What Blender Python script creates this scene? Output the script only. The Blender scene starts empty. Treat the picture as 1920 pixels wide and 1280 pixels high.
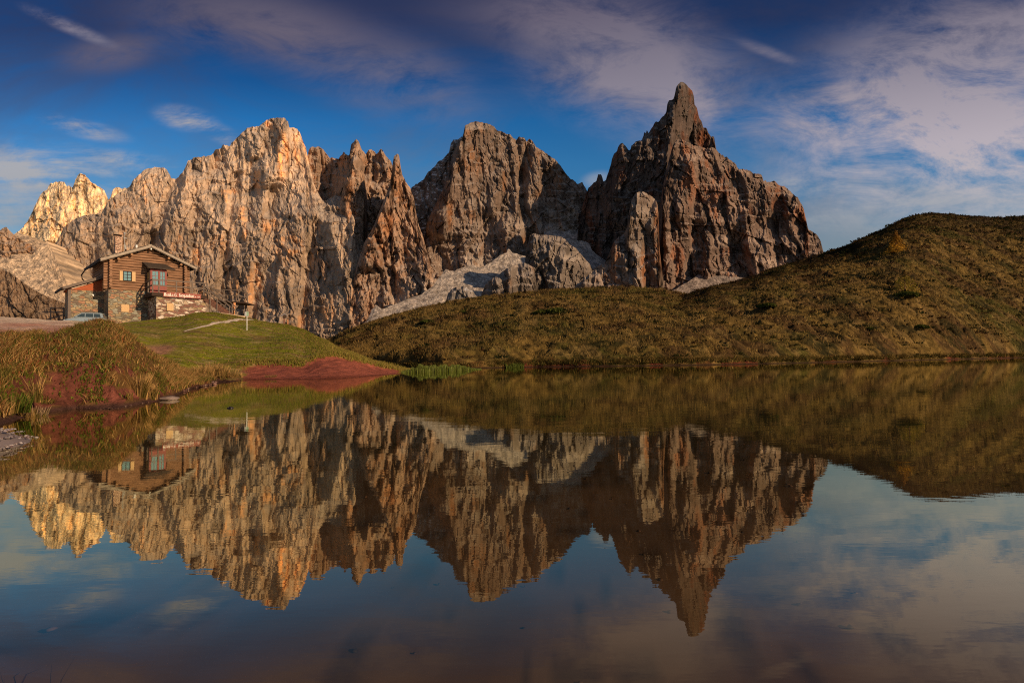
import bpy, bmesh, math, random
import numpy as np
from mathutils import Vector, Matrix
random.seed(7); RNG=np.random.default_rng(11)
C=bpy.context.scene
# ---------------------------------------------------------------- camera
F=1067.; TH=math.atan(30.5/F); RO=-0.012; HC=.85
def _R():
    a=math.pi/2+TH
    Rx=np.array([[1,0,0],[0,math.cos(a),-math.sin(a)],[0,math.sin(a),math.cos(a)]])
    Rz=np.array([[math.cos(RO),-math.sin(RO),0],[math.sin(RO),math.cos(RO),0],[0,0,1]])
    return Rx@Rz
RM=_R()
cam=bpy.data.cameras.new('camera'); co=bpy.data.objects.new('camera',cam); C.collection.objects.link(co)
cam.sensor_width=36; cam.lens=36*F/1920; cam.clip_start=.05; cam.clip_end=60000
co.matrix_world=Matrix.Translation((0,0,HC))@Matrix(RM.tolist()).to_4x4()
C.camera=co
# ---------------------------------------------------------------- sun and sky
SAZ=math.radians(56); SEL=math.radians(20)          # sun: behind the camera and to the right
sd=Vector((math.sin(SAZ)*math.cos(SEL),-math.cos(SAZ)*math.cos(SEL),math.sin(SEL)))
sl=bpy.data.lights.new('sun','SUN'); so=bpy.data.objects.new('sun',sl); C.collection.objects.link(so)
sl.energy=5.; sl.angle=math.radians(.5); sl.color=(1,.69,.41)
so.rotation_euler=sd.to_track_quat('Z','Y').to_euler()
C.view_settings.view_transform='Standard'; C.view_settings.look='None'; C.view_settings.exposure=0; C.view_settings.gamma=1; C.cycles.filter_width=1.1; C.cycles.use_denoising=False
W=bpy.data.worlds.new('World'); C.world=W; W.use_nodes=True
class NT:
    """small helper to write node trees"""
    def __init__(s,t): s.t=t; t.nodes.clear()
    def n(s,ty,**k):
        nd=s.t.nodes.new(ty)
        for a,b in k.items():
            if a=='i':
                for q,v in b.items():
                    if isinstance(v,bpy.types.NodeSocket): s.t.links.new(v,nd.inputs[q])
                    else: nd.inputs[q].default_value=v
            else: setattr(nd,a,b)
        return nd
    def m(s,op,a,b=0,c=0,clamp=False): return s.n('ShaderNodeMath',operation=op,use_clamp=clamp,i={0:a,1:b,2:c}).outputs[0]
    def ramp(s,f,pts,interp='LINEAR'):
        r=s.n('ShaderNodeValToRGB',i={0:f}); e=r.color_ramp.elements; r.color_ramp.interpolation=interp
        while len(e)<len(pts): e.new(.5)
        for q,(p,c) in zip(e,pts): q.position=p; q.color=(*c,1) if len(c)==3 else c
        return r.outputs[0]
    def sramp(s,f,a,b): return s.n('ShaderNodeMapRange',interpolation_type='SMOOTHSTEP',i={0:f,1:a,2:b,3:0.,4:1.}).outputs[0]
    def mix(s,f,a,b,mode='MIX'):
        return s.n('ShaderNodeMix',data_type='RGBA',blend_type=mode,i={0:f,6:a,7:b}).outputs[2]
    def noise(s,v,sc,det=6,rough=.55,dist=0,dim='3D',W=None):
        nd=s.n('ShaderNodeTexNoise',noise_dimensions=dim,i={'Vector':v,'Scale':sc,'Detail':det,'Roughness':rough,'Distortion':dist}); return nd.outputs[0]
    def mapping(s,v,scale=(1,1,1),loc=(0,0,0),rot=(0,0,0)): return s.n('ShaderNodeMapping',i={0:v,1:loc,2:rot,3:scale}).outputs[0]
w=NT(W.node_tree)
sky=w.n('ShaderNodeTexSky',sky_type='NISHITA',sun_disc=False,sun_elevation=SEL,sun_rotation=math.pi-SAZ,altitude=2200,air_density=1.,dust_density=.3,ozone_density=2.5)
tc=w.n('ShaderNodeTexCoord').outputs['Generated']
sep=w.n('ShaderNodeSeparateXYZ',i={0:tc}); X,Y,Z=sep.outputs
yy=w.m('MAXIMUM',Y,.12)
A_=w.m('DIVIDE',X,yy); E_=w.m('DIVIDE',w.m('ABSOLUTE',Z),yy)      # direction of the sky patch seen northwards
pl=w.n('ShaderNodeCombineXYZ',i={0:A_,1:E_,2:w.m('MULTIPLY',Z,.3)}).outputs[0]
def blob(px,py,rx,ry,ang=0,s=1.):
    a=(px-960)/F; e=(672-py)/F
    mp=w.n('ShaderNodeMapping',vector_type='TEXTURE',i={0:pl,1:(a,e,0),2:(0,0,math.radians(ang)),3:(rx/F,ry/F,9)}).outputs[0]
    sp=w.n('ShaderNodeVectorMath',operation='LENGTH',i={0:mp}).outputs['Value']
    g=w.n('ShaderNodeMapRange',interpolation_type='SMOOTHERSTEP',i={0:sp,1:1.,2:0.,3:0.,4:s}).outputs[0]
    return g
def total(bl):
    t=None
    for b in bl:
        g=blob(*b); t=g if t is None else w.m('ADD',t,g)
    return t
n1=w.noise(w.mapping(pl,(2.2,4.6,2),rot=(0,0,-.45)),2.6,13,.70,.45)
n2=w.noise(w.mapping(pl,(1.3,3.,2),loc=(3.1,1.7,0),rot=(0,0,-.35)),1.5,10,.62,.5)
n3=w.noise(w.mapping(pl,(1.,7.,1),loc=(7,2,0),rot=(0,0,.12)),3.,8,.6,.3)
BIG=total([(1190,120,380,200,-18,1.15),(1310,215,110,90,-60,.5),(1800,150,560,270,24,1.35),(1570,215,260,90,12,.6),(1910,330,560,190,0,1.1),
  (1450,95,110,18,-22,.6),(1060,10,380,90,0,.6),(200,85,150,55,6,.85),(430,25,320,120,-8,.8),(690,110,360,130,-20,.7)])
SML=total([(150,228,120,26,-14,1.5),(345,212,85,34,-12,1.6),(410,240,80,26,-25,1.),(60,300,330,70,-4,1.),(230,285,150,22,-9,1.),(120,30,140,20,-24,.9),(60,400,460,170,0,.95),
  (1125,338,46,24,10,.55),(1480,352,90,22,8,.6),(1650,400,500,90,0,.75),(1600,340,330,40,6,.5)])
dB=w.m('MULTIPLY',BIG,w.sramp(w.m('ADD',w.m('MULTIPLY',n1,.7),w.m('MULTIPLY',n2,.55)),.40,.75),clamp=True)
dS=w.m('MULTIPLY',SML,w.sramp(w.m('ADD',w.m('MULTIPLY',n1,.55),w.m('MULTIPLY',n3,.6)),.455,.70),clamp=True)
veil=w.m('MULTIPLY',w.sramp(n2,.36,.66),.55)
hs=w.n('ShaderNodeHueSaturation',i={0:.515,1:1.1,2:1.,4:sky.outputs[0]}).outputs[0]
base=w.mix(1.,hs,w.ramp(E_,[(0,(1.1,1.05,.85)),(.16,(.8,1.05,.75)),(.26,(.6,1.1,.95)),(.34,(.42,1.15,1.12)),(.42,(.22,1.0,1.12)),(.50,(.13,.62,.80)),(.60,(.13,.36,.50)),(1,(.10,.24,.36))]),'MULTIPLY')
ccB=w.ramp(w.m('ADD',E_,w.m('MULTIPLY',A_,-.12)),[(0,(6.2,5.8,5.6)),(.28,(4.6,4.1,4.6)),(.42,(2.7,2.45,3.05)),(.60,(1.35,1.18,1.72)),(1,(1.0,.85,1.2))])
ccS=w.ramp(E_,[(0,(3.2,3.6,3.7)),(.2,(3.3,3.6,3.9)),(.35,(3.9,4.0,4.4)),(.6,(2.6,2.3,2.9)),(1,(1.6,1.4,2.))])
c1=w.mix(veil,base,w.ramp(E_,[(0,(4.,3.6,3.4)),(.3,(1.9,2.1,2.5)),(.45,(.75,.8,1.4)),(.6,(.42,.40,.80)),(1,(.36,.34,.6))]))
c2=w.mix(dB,c1,ccB); c3=w.mix(dS,c2,ccS)
c4=w.mix(w.sramp(Y,-.12,.12),w.n('ShaderNodeHueSaturation',i={0:.5,1:.7,2:.75,4:sky.outputs[0]}).outputs[0],c3)
bg=w.n('ShaderNodeBackground',i={0:c4,1:.1})
w.t.links.new(bg.outputs[0],w.n('ShaderNodeOutputWorld').inputs[0])
# ---------------------------------------------------------------- tools
def raydir(px,py):
    x=(np.asarray(px,float)-960)/F; y=(640-np.asarray(py,float))/F
    x,y=np.broadcast_arrays(x,y); v=np.stack([x,y,-np.ones_like(x)],-1)@RM.T
    return v[...,0]/v[...,1],v[...,2]/v[...,1]
def P(px,py,D):
    a,e=raydir(px,py); return np.stack([a*D,np.broadcast_to(D,a.shape)*1.,HC+e*D],-1)
_g=np.random.default_rng(5).random(65536)*2*np.pi; GX=np.cos(_g); GY=np.sin(_g)
def pn(x,y,s=0):
    xi=np.floor(x).astype(np.int64); yi=np.floor(y).astype(np.int64); xf=x-xi; yf=y-yi
    def g(i,j):
        h=((xi+i)*73856093 ^ (yi+j)*19349663 ^ (s*83492791+977)); h=(h^(h>>13))*1274126177; h=(h^(h>>16))&65535
        return GX[h]*(xf-i)+GY[h]*(yf-j)
    u=xf*xf*xf*(xf*(xf*6-15)+10); v=yf*yf*yf*(yf*(yf*6-15)+10)
    a=g(0,0); a=a+(g(1,0)-a)*u; b=g(0,1); b=b+(g(1,1)-b)*u
    return (a+(b-a)*v)*1.5
def fbm(x,y,o=4,s=0,r=.5,l=2.03):
    t=0;a=1
    for k in range(o): t=t+a*pn(x,y,s+k); x=x*l;y=y*l;a*=r
    return t
def rid(x,y,o=4,s=0,r=.5,l=2.03):
    t=0;a=1;n=0
    for k in range(o): t=t+a*(1-2*np.abs(pn(x,y,s+k)))  ; n+=a; x=x*l;y=y*l;a*=r
    return t/n
def facets(x,y,s=0,tilt=.8):
    """angular blocks: every cell is a randomly tilted plane"""
    xi=np.floor(x).astype(np.int64); yi=np.floor(y).astype(np.int64); best=np.full(x.shape,9.); out=np.zeros_like(x)
    for i in (-1,0,1):
        for j in (-1,0,1):
            cx=xi+i; cy=yi+j; h=(cx*73856093 ^ cy*19349663 ^ (s*83492791+77)); h=(h^(h>>13))*1274126177; h=(h^(h>>16))&65535
            px=cx+.5+.45*GX[h]; py=cy+.5+.45*GY[(h*7+13)&65535]; dx=x-px; dy=y-py; d=dx*dx+dy*dy; k=d<best
            best=np.where(k,d,best); out=np.where(k,GX[(h*3+5)&65535]*.5+tilt*(GX[(h*5+1)&65535]*dx+GY[(h*11+3)&65535]*dy*.8),out)
    return out
def ss(a,b,x): t=np.clip((x-a)/(b-a),0,1); return t*t*(3-2*t)
def lin(c): c=np.asarray(c,float)/255; return np.where(c<.04045,c/12.92,((c+.055)/1.055)**2.4)
def mkmesh(name,V,Fc,mat=None,smooth=True,col=None,extra=None):
    V=np.asarray(V,np.float32).reshape(-1,3); Fc=np.asarray(Fc,np.int32)
    me=bpy.data.meshes.new(name); k=Fc.shape[1]
    me.vertices.add(len(V)); me.vertices.foreach_set('co',V.ravel())
    me.loops.add(Fc.size); me.loops.foreach_set('vertex_index',Fc.ravel())
    me.polygons.add(len(Fc)); me.polygons.foreach_set('loop_start',np.arange(0,Fc.size,k,dtype=np.int32))
    me.polygons.foreach_set('use_smooth',np.full(len(Fc),smooth)); me.update(calc_edges=True)
    if col is not None:
        ca=me.color_attributes.new('Col','FLOAT_COLOR','POINT'); c=np.ones((len(V),4),np.float32); c[:,:3]=np.asarray(col).reshape(-1,3); ca.data.foreach_set('color',c.ravel())
    if mat: me.materials.append(mat)
    o=bpy.data.objects.new(name,me); C.collection.objects.link(o); return o
def gridfaces(nr,nc):
    i=np.arange(nr*nc).reshape(nr,nc); return np.stack([i[:-1,:-1],i[:-1,1:],i[1:,1:],i[1:,:-1]],-1).reshape(-1,4)
def tag(o,label=None,cat=None,group=None,kind=None):
    if label: o['label']=label
    if cat: o['category']=cat
    if group: o['group']=group
    if kind: o['kind']=kind
    return o
def newmat(name): m=bpy.data.materials.new(name); m.use_nodes=True; return m,NT(m.node_tree)
def finish(t,bs,disp=None): t.t.links.new(bs,t.n('ShaderNodeOutputMaterial').inputs[0])
def pmat(name,color=(.5,.5,.5),rough=.7,metal=0,nsc=0,nam=.25,bump=0,attr=False,spec=.3,stretch=(1,1,1),coord='Object'):
    m,t=newmat(name)
    v=t.n('ShaderNodeTexCoord').outputs[coord]
    c=t.n('ShaderNodeAttribute',attribute_name='Col').outputs[0] if attr else t.n('ShaderNodeRGB').outputs[0]
    if not attr: t.t.nodes[-1].outputs[0].default_value=(*color,1)
    bs=t.n('ShaderNodeBsdfPrincipled',i={'Roughness':rough,'Metallic':metal,'Specular IOR Level':spec})
    if nsc:
        f=t.noise(t.mapping(v,stretch),nsc,5,.6)
        c=t.mix(1.,c,t.ramp(f,[(.25,(1-nam,)*3),(.75,(1+nam,)*3)]),'MULTIPLY')
        if bump: t.t.links.new(t.n('ShaderNodeBump',i={'Strength':1.,'Distance':bump,'Height':f}).outputs[0],bs.inputs['Normal'])
    t.t.links.new(c,bs.inputs['Base Color']); finish(t,bs.outputs[0]); return m
# ---------------------------------------------------------------- mountains
rockm,t=newmat('dolomite_rock')
v=t.n('ShaderNodeTexCoord').outputs['Object']; c=t.n('ShaderNodeAttribute',attribute_name='Col').outputs[0]
fa=t.noise(t.mapping(v,(1,.4,.16)),.045,6,.62,.4); fb=t.noise(t.mapping(v,(1,.6,.9)),.05,8,.65)
c=t.mix(1.,c,t.ramp(fa,[(.3,(.66,.64,.62)),(.5,(1,1,1)),(.7,(1.28,1.22,1.15))]),'MULTIPLY')
c=t.mix(1.,c,t.ramp(fb,[(.3,(.75,.75,.76)),(.7,(1.22,1.2,1.18))]),'MULTIPLY')
hh=t.m('ADD',t.m('MULTIPLY',fa,1.),t.m('MULTIPLY',fb,.8))
bs=t.n('ShaderNodeBsdfPrincipled',i={'Base Color':c,'Roughness':.95,'Specular IOR Level':.1,'Normal':t.n('ShaderNodeBump',i={'Strength':1.,'Distance':5.,'Height':hh}).outputs[0]})
finish(t,bs.outputs[0])
def poly(pts,x):
    p=np.array(pts,float); return np.interp(x,p[:,0],p[:,1])
def feature(PX,PY,pts,A,wl,wr,fade=14,wob=0):
    """relief of one ridge (A>0) or gully (A<0) running down the face; wl, wr: width on its left and right"""
    p=np.array(sorted(pts,key=lambda q:q[1]),float)
    xl=np.interp(PY,p[:,1],p[:,0])+wob*pn(PY/9.,PY*0+A)*1.
    d=PX-xl; k=np.where(d<0,1+d/wl,1-d/wr); k=np.clip(k,0,1)
    f=ss(p[0,1]-fade,p[0,1]+fade*.3,PY)*(1-ss(p[-1,1]-fade*.3,p[-1,1]+fade,PY))
    return A*k*f
def ell(PX,PY,x,y,rx,ry,k=1.,sl=0):
    d=np.hypot((PX-x-(PY-y)*sl)/rx,(PY-y)/ry); return k*(1-ss(.3,1.,d))
def mountain(name,sil,bot,D0,lean,base,seed,feats=(),step=1.6,jag=1.6,flute=16,chunk=34,top=26,topw=9,tilt=0,orange=.35,oran=(),scree=(),pale=0,darkk=(),snow=0,ocol=(.46,.22,.10),scol=(.36,.31,.27),back=220,ns=1.,hg=None):
    x0,x1=sil[0][0],sil[-1][0]; nc=int((x1-x0)/step)+1
    px=np.linspace(x0,x1,nc); tp=poly(sil,px); bt=poly(bot,px)
    jg=fbm(px/7.,px*0+seed,4,seed,.6)*jag; tp=tp+jg*np.clip((bt-tp)/14,0,1); bt=np.maximum(bt,tp+.5)
    H=(bt-tp).max(); nr=int(H/step)+1
    v=np.linspace(0,1,nr)[:,None]; PX=np.broadcast_to(px,(nr,nc)); PY=bt+(tp-bt)*v
    a,e=raydir(PX,PY); zz=e*D0*ns; xx=a*D0*ns
    S=D0/F                                # metres per photo pixel
    wx=xx+8*fbm(xx/130,zz/190,2,seed+40)+.12*zz*np.sin(seed*2.3); 
    n=np.zeros_like(xx)
    n+=chunk*1.3*rid(wx/210,zz/620,3,seed+1,.5)
    n+=chunk*.45*fbm(wx/120,zz/170,4,seed+9,.55)
    n+=flute*.28*rid(wx/58,zz/330,4,seed+17,.62)
    n+=flute*.4*rid(wx/21,zz/70,4,seed+23,.68)
    n+=flute*.42*rid((xx+.35*zz)/52,(zz-.2*xx)/56,6,seed+29,.68)
    fx,fz=xx+.22*zz*np.sin(seed*1.3)+5*fbm(xx/40,zz/40,3,seed+38),zz+.15*xx
    n+=flute*1.5*facets(fx/118,fz/165,seed+199)+flute*1.1*facets(fx/62,fz/120,seed+201)+flute*.7*facets(fx/27,fz/46,seed+203)+flute*.38*facets(fx/12,fz/17,seed+205)
    def saw(per,hz_,sd,A):
        q=(wx+.16*zz*np.sin(sd*1.7)+.22*per*fbm(xx/per,zz/hz_,2,sd,.5))/per+.6*pn(zz/hz_/1.7,zz*0+.37,sd+5); fr=q-np.floor(q)
        am=.35+.65*ss(-.3,.35,pn(xx/per/1.3,zz/hz_,sd+2)); return A*am*np.minimum(fr/.10,(1-fr)/.90)
    n+=saw(125,210,seed+101,flute*1.3)+saw(47,100,seed+107,flute*.75)+saw(18,50,seed+113,flute*.5)
    ck=rid(wx/85+.3*pn(xx/60,zz/60,seed+120),zz/420,2,seed+121,.5); n-=flute*1.3*ss(.62,.8,ck)
    # horizontal strata: small ledges
    ph=zz/34+.9*fbm(xx/170,zz/170,3,seed+33); fr_=ph-np.floor(ph); n+=13*ss(-.25,.35,fbm(xx/150,zz/80,3,seed+35))*np.minimum(fr_/.85,(1-fr_)/.15)
    for f in feats:
        n+=feature(PX,PY+3*fbm(PX/20,PY/20,2,seed+3),*f)
    k=(PY-tp); n-=top*np.exp(-np.clip(k,0,None)/topw)
    n=n/ns
    hgt=(650-PY)*S
    D=D0+lean*hgt+tilt*((PX-(x0+x1)/2)*S)-n
    a,e=raydir(PX,PY); V=np.stack([a*D,D,HC+e*D],-1)
    # back of the mountain
    bk=[]
    for q in range(1,6):
        r=V[-1].copy(); r[:,1]+=back*q*.35; r[:,2]-=back*q*.45+20*q*np.abs(pn(px/15,px*0+q,seed)); bk.append(r)
    V=np.concatenate([V,np.array(bk)]); 
    # rock colour; base tone and height gradient also carry cloud shade
    dx=np.gradient(V,axis=1); dy=np.gradient(V,axis=0); N=np.cross(dx,dy); N/=np.linalg.norm(N,axis=-1,keepdims=True)+1e-9
    up=np.abs(N[:nr,:,2]); 
    b=np.array(base,float); col=np.empty((nr,nc,3)); 
    tone=1+.30*fbm(xx/160,zz/120,4,seed+50,.55)+.16*fbm(wx/22,zz/110,3,seed+53)
    col[:]=b*tone[...,None]
    red=fbm(wx/70,zz/190,4,seed+60,.6)
    om=ss(.30,.75,red+orange-.35)*.6
    for o in oran: om=np.maximum(om,ell(PX,PY,*o)*ss(-.5,.25,fbm(wx/26,zz/95,3,seed+66)))
    col+= (np.array(ocol)*(b.mean()/.26)-col)*om[...,None]
    dk=ss(.28,.6,fbm(wx/30,zz/150,4,seed+70,.6))*.45; col*= (1-dk)[...,None]
    sc=ss(.52,.72,up+.1*fbm(xx/40,zz/40,3,seed+80))*.6+pale
    for o in scree: sc=np.maximum(sc,ell(PX,PY,*o)*ss(-.45,.05,fbm(wx/40,zz/60,3,seed+86)))
    sc=np.clip(sc,0,1); col+=(np.array(scol)-col)*sc[...,None]
    for o in darkk: col*=(1-ell(PX,PY,*o)*.6)[...,None]
    if snow:
        sn=ss(.5,.7,fbm(xx/26,zz/9,4,seed+90,.6)+snow*.4-.1)*ss(.3,.5,up+.2*fbm(xx/30,zz/30,2,seed))*.9; col+=(np.array([.62,.64,.68])-col)*sn[...,None]
    if hg: col*=(hg[0]+(hg[1]-hg[0])*ss(560,290,PY+30*fbm(PX/60,PY/60,3,seed+95)))[...,None] if hg[2]==0 else 1  # cloud shade put into the colour: lower wall darkened, crest lightened
    cb=np.concatenate([col]+[col[-1:]]*5)
    o=mkmesh(name,V,gridfaces(nr+5,nc)[:,::-1],rockm,False,cb); tag(o,kind='structure'); return o
BT=lambda *p:list(p)
# far left sunlit twin peaks
mountain('mountain',[(18,445),(30,437),(42,428),(55,408),(66,385),(78,362),(84,358),(95,345),(104,341),(121,341),(125,349),(136,351),(141,338),(146,328),(151,326),(158,327),(168,338),(172,342),(180,347),(190,353),(196,358),(199,372),(202,377),(207,368),(211,358),(218,350),(228,353),(240,353),(250,345),(262,352),(330,400)],
  [(18,470),(130,480),(330,560)],3300,.5,(.90,.70,.45),3,feats=[([(150,330),(120,400),(85,450)],60,40,70),([(130,350),(140,400)],-40,14,14)],flute=11,chunk=24,jag=2.2,orange=.0,ocol=(.55,.33,.14))
# main wall of the left massif
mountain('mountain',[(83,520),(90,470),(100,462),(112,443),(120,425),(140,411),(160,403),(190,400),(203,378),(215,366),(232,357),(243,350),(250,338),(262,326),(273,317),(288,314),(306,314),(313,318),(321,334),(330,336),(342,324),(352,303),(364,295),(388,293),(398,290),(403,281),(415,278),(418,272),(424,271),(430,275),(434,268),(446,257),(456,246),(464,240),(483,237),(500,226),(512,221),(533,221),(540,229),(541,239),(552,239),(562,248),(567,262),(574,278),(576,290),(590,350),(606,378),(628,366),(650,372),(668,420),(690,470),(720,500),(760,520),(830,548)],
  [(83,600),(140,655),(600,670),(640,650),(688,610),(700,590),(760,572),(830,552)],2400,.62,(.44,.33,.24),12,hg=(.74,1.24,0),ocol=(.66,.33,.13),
  feats=[([(541,225),(520,300),(505,345)],75,30,36),([(548,240),(548,300)],-30,8,10),([(470,300),(465,420)],-60,14,26),([(465,340),(465,440)],30,40,16),
   ([(403,285),(398,318)],-95,7,40),([(350,330),(318,420),(295,470)],45,16,50),([(285,440),(280,470)],-60,6,40),([(535,470),(510,560)],50,14,46),([(560,400),(640,420)],45,60,70),
   ([(440,330),(425,470),(405,580)],-60,12,50),([(225,400),(190,520)],50,22,50),([(330,330),(240,520)],-40,10,40),([(620,430),(650,520),(655,600)],60,26,60),([(600,400),(580,470),(560,640)],-55,12,50),
   ([(665,400),(655,520),(660,650)],140,300,120,70),([(150,420),(120,500)],35,15,40),([(510,345),(500,400)],-50,10,40),([(480,500),(470,640)],-40,9,40)],
  flute=10,chunk=30,orange=.15,oran=[(548,462,28,36,.9),(505,420,22,26,.7),(475,540,26,60,.6),(530,290,16,70,1.),(562,280,18,44,.8),(410,460,20,30,.5),(610,580,30,50,.6),(560,610,30,40,.5),(230,470,12,60,.4),(440,540,14,40,.6)],
  scree=[(590,405,26,12,1.,),(600,398,14,26,1.),(575,388,22,8,.9,2.),(760,540,60,16,.8),(420,395,50,20,.35),(480,360,40,18,.3)],pale=.06)
# sunlit dome and shoulders on the crest
mountain('mountain',[(575,330),(577,284),(582,278),(588,275),(598,275),(606,280),(612,290),(618,295),(628,297),(634,298),(641,290),(645,284),(648,290),(655,290),(658,272),(662,266),(668,262),(673,266),(679,282),(684,287),(686,290),(690,282),(696,280),(702,284),(704,288),(709,288),(712,281),(716,280),(722,290),(728,297),(734,305),(742,330)],
  [(575,420),(640,470),(742,470)],2440,.6,(.30,.205,.145),23,feats=[([(606,285),(602,330),(612,380)],-95,10,50),([(580,290),(566,350)],-60,8,26),([(668,262),(660,330),(655,400)],110,22,60),([(646,290),(635,350),(620,400)],50,12,36),([(690,290),(684,330)],-90,8,30),([(712,285),(704,330)],60,10,40),([(703,290),(700,340)],-80,8,26)],
  flute=15,chunk=24,jag=2.2,top=30,topw=8,orange=.3)
mountain('mountain',[(585,420),(600,408),(618,400),(640,372),(646,340),(655,310),(660,296),(668,288),(676,300),(684,330),(684,350),(672,375),(668,400),(680,430),(690,470),(700,520),(706,560),(720,580)],
  [(585,440),(606,520),(640,590),(680,604),(720,590)],2330,.6,(.32,.22,.155),31,feats=[([(664,300),(655,350),(650,400),(655,470)],70,20,26),([(628,400),(640,500)],-30,10,20)],flute=15,chunk=22,orange=.4,oran=[(655,365,12,40,.8),(655,400,26,20,.5)])
mountain('mountain',[(652,640),(656,560),(668,500),(683,455),(700,425),(714,390),(724,365),(733,335),(736,308),(739,293),(744,289),(748,291),(751,310),(755,330),(762,343),(769,352),(776,372),(780,395),(784,420),(792,440),(800,470),(808,500),(830,520),(838,545)],
  [(652,645),(700,600),(760,575),(838,560)],2235,.58,(.31,.21,.15),47,feats=[([(745,292),(738,340),(716,395),(700,440),(690,500)],110,26,60),([(752,330),(755,420),(764,520)],-40,10,30),([(700,440),(720,480),(740,560)],-50,9,44),([(775,390),(782,480)],-50,8,30),([(720,400),(718,500)],-26,6,20)],
  flute=17,chunk=28,orange=.42,oran=[(725,420,30,34,.8),(712,470,16,40,.8),(745,350,10,40,.8)],top=34,topw=10,scree=[(800,538,60,20,.85),(745,562,60,14,.7)])
# middle mountain: shaded rear ridge, then the main wall; dim bases carry cloud shade
mountain('mountain',[(768,356),(776,348),(785,343),(792,338),(803,323),(812,315),(822,303),(830,299),(836,292),(842,285),(845,270),(850,262),(858,262),(866,255)],
  [(768,480),(866,480)],2560,.6,(.15,.125,.11),53,tilt=-.9,flute=12,chunk=20,orange=.1,snow=.8)
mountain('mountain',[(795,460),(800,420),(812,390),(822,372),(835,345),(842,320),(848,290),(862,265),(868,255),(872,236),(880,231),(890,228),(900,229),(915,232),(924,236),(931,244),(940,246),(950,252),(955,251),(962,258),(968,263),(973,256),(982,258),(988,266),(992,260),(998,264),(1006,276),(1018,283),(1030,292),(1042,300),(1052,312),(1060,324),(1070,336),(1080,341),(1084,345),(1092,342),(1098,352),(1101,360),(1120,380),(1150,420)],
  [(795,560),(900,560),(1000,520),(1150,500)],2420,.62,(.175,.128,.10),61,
  feats=[([(870,240),(848,330),(838,380),(832,440)],120,24,60),([(845,380),(850,440)],-50,16,16),([(968,262),(975,310),(976,340)],-70,9,20),([(992,262),(978,320),(976,380),(985,420)],-60,8,16),
    ([(950,330),(940,400)],-50,14,24),([(1020,320),(1018,400),(1026,420)],-45,9,26),([(850,250),(844,300)],-70,12,14),([(815,400),(808,480),(812,540)],50,16,30),([(800,440),(830,520)],-60,10,26),
    ([(870,440),(880,540)],50,20,60),([(905,400),(910,540)],-40,10,40),([(950,420),(952,520)],45,16,60),([(985,430),(990,500)],-40,9,34),([(1010,430),(1000,500)],30,20,40),([(930,330),(920,400)],30,60,30)],
  flute=13,chunk=24,orange=.24,oran=[(843,395,9,50,1.),(885,300,26,34,.8),(897,310,10,30,.8),(877,250,9,20,.6),(1010,370,10,26,.8),(1052,335,18,16,.9),(860,300,10,40,.5),(945,340,5,30,.7),(740,420,40,40,.5)],
  scree=[(900,380,50,14,.45),(1000,380,34,14,.4),(1065,395,60,22,.8),(960,425,50,20,.5),(880,420,40,16,.4),(1000,420,50,16,.6),(1060,430,60,20,.8),(880,492,70,22,.85),(840,520,50,20,.8),(940,482,50,18,.8),(900,465,40,14,.5)],top=22)
# right mountain: dark base colours stand in for cloud shade
CD=1950
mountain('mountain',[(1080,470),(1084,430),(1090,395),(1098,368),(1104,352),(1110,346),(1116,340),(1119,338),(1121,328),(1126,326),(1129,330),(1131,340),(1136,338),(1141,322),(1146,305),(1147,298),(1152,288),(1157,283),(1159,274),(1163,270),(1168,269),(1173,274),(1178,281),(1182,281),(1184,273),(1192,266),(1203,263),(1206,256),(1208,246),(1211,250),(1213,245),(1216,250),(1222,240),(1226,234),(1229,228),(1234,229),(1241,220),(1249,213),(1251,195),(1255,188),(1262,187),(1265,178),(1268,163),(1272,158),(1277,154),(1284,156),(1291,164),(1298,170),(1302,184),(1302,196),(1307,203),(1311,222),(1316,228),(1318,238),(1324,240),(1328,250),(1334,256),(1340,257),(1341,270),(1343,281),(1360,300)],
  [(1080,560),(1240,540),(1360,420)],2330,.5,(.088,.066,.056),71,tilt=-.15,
  feats=[([(1278,158),(1262,230),(1255,270),(1243,340),(1241,545)],340,160,40),([(1200,265),(1185,340),(1160,420)],60,60,36),([(1165,275),(1160,330),(1140,400)],45,20,30),([(1270,190),(1268,260)],-30,8,16),([(1295,180),(1300,250)],34,20,16),([(1278,200),(1285,260)],-36,8,20),([(1262,222),(1272,250)],40,14,20),([(1320,245),(1318,280)],-26,5,10)],
  flute=13,chunk=18,top=22,topw=7,jag=1.8,orange=.32,ocol=(.62,.22,.10),darkk=[],oran=[(1297,175,9,30,.9),(1308,222,10,16,.9),(1318,260,18,24,.9),(1166,280,7,18,.6),(1275,180,8,22,.5)],scol=(.24,.21,.19))
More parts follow.
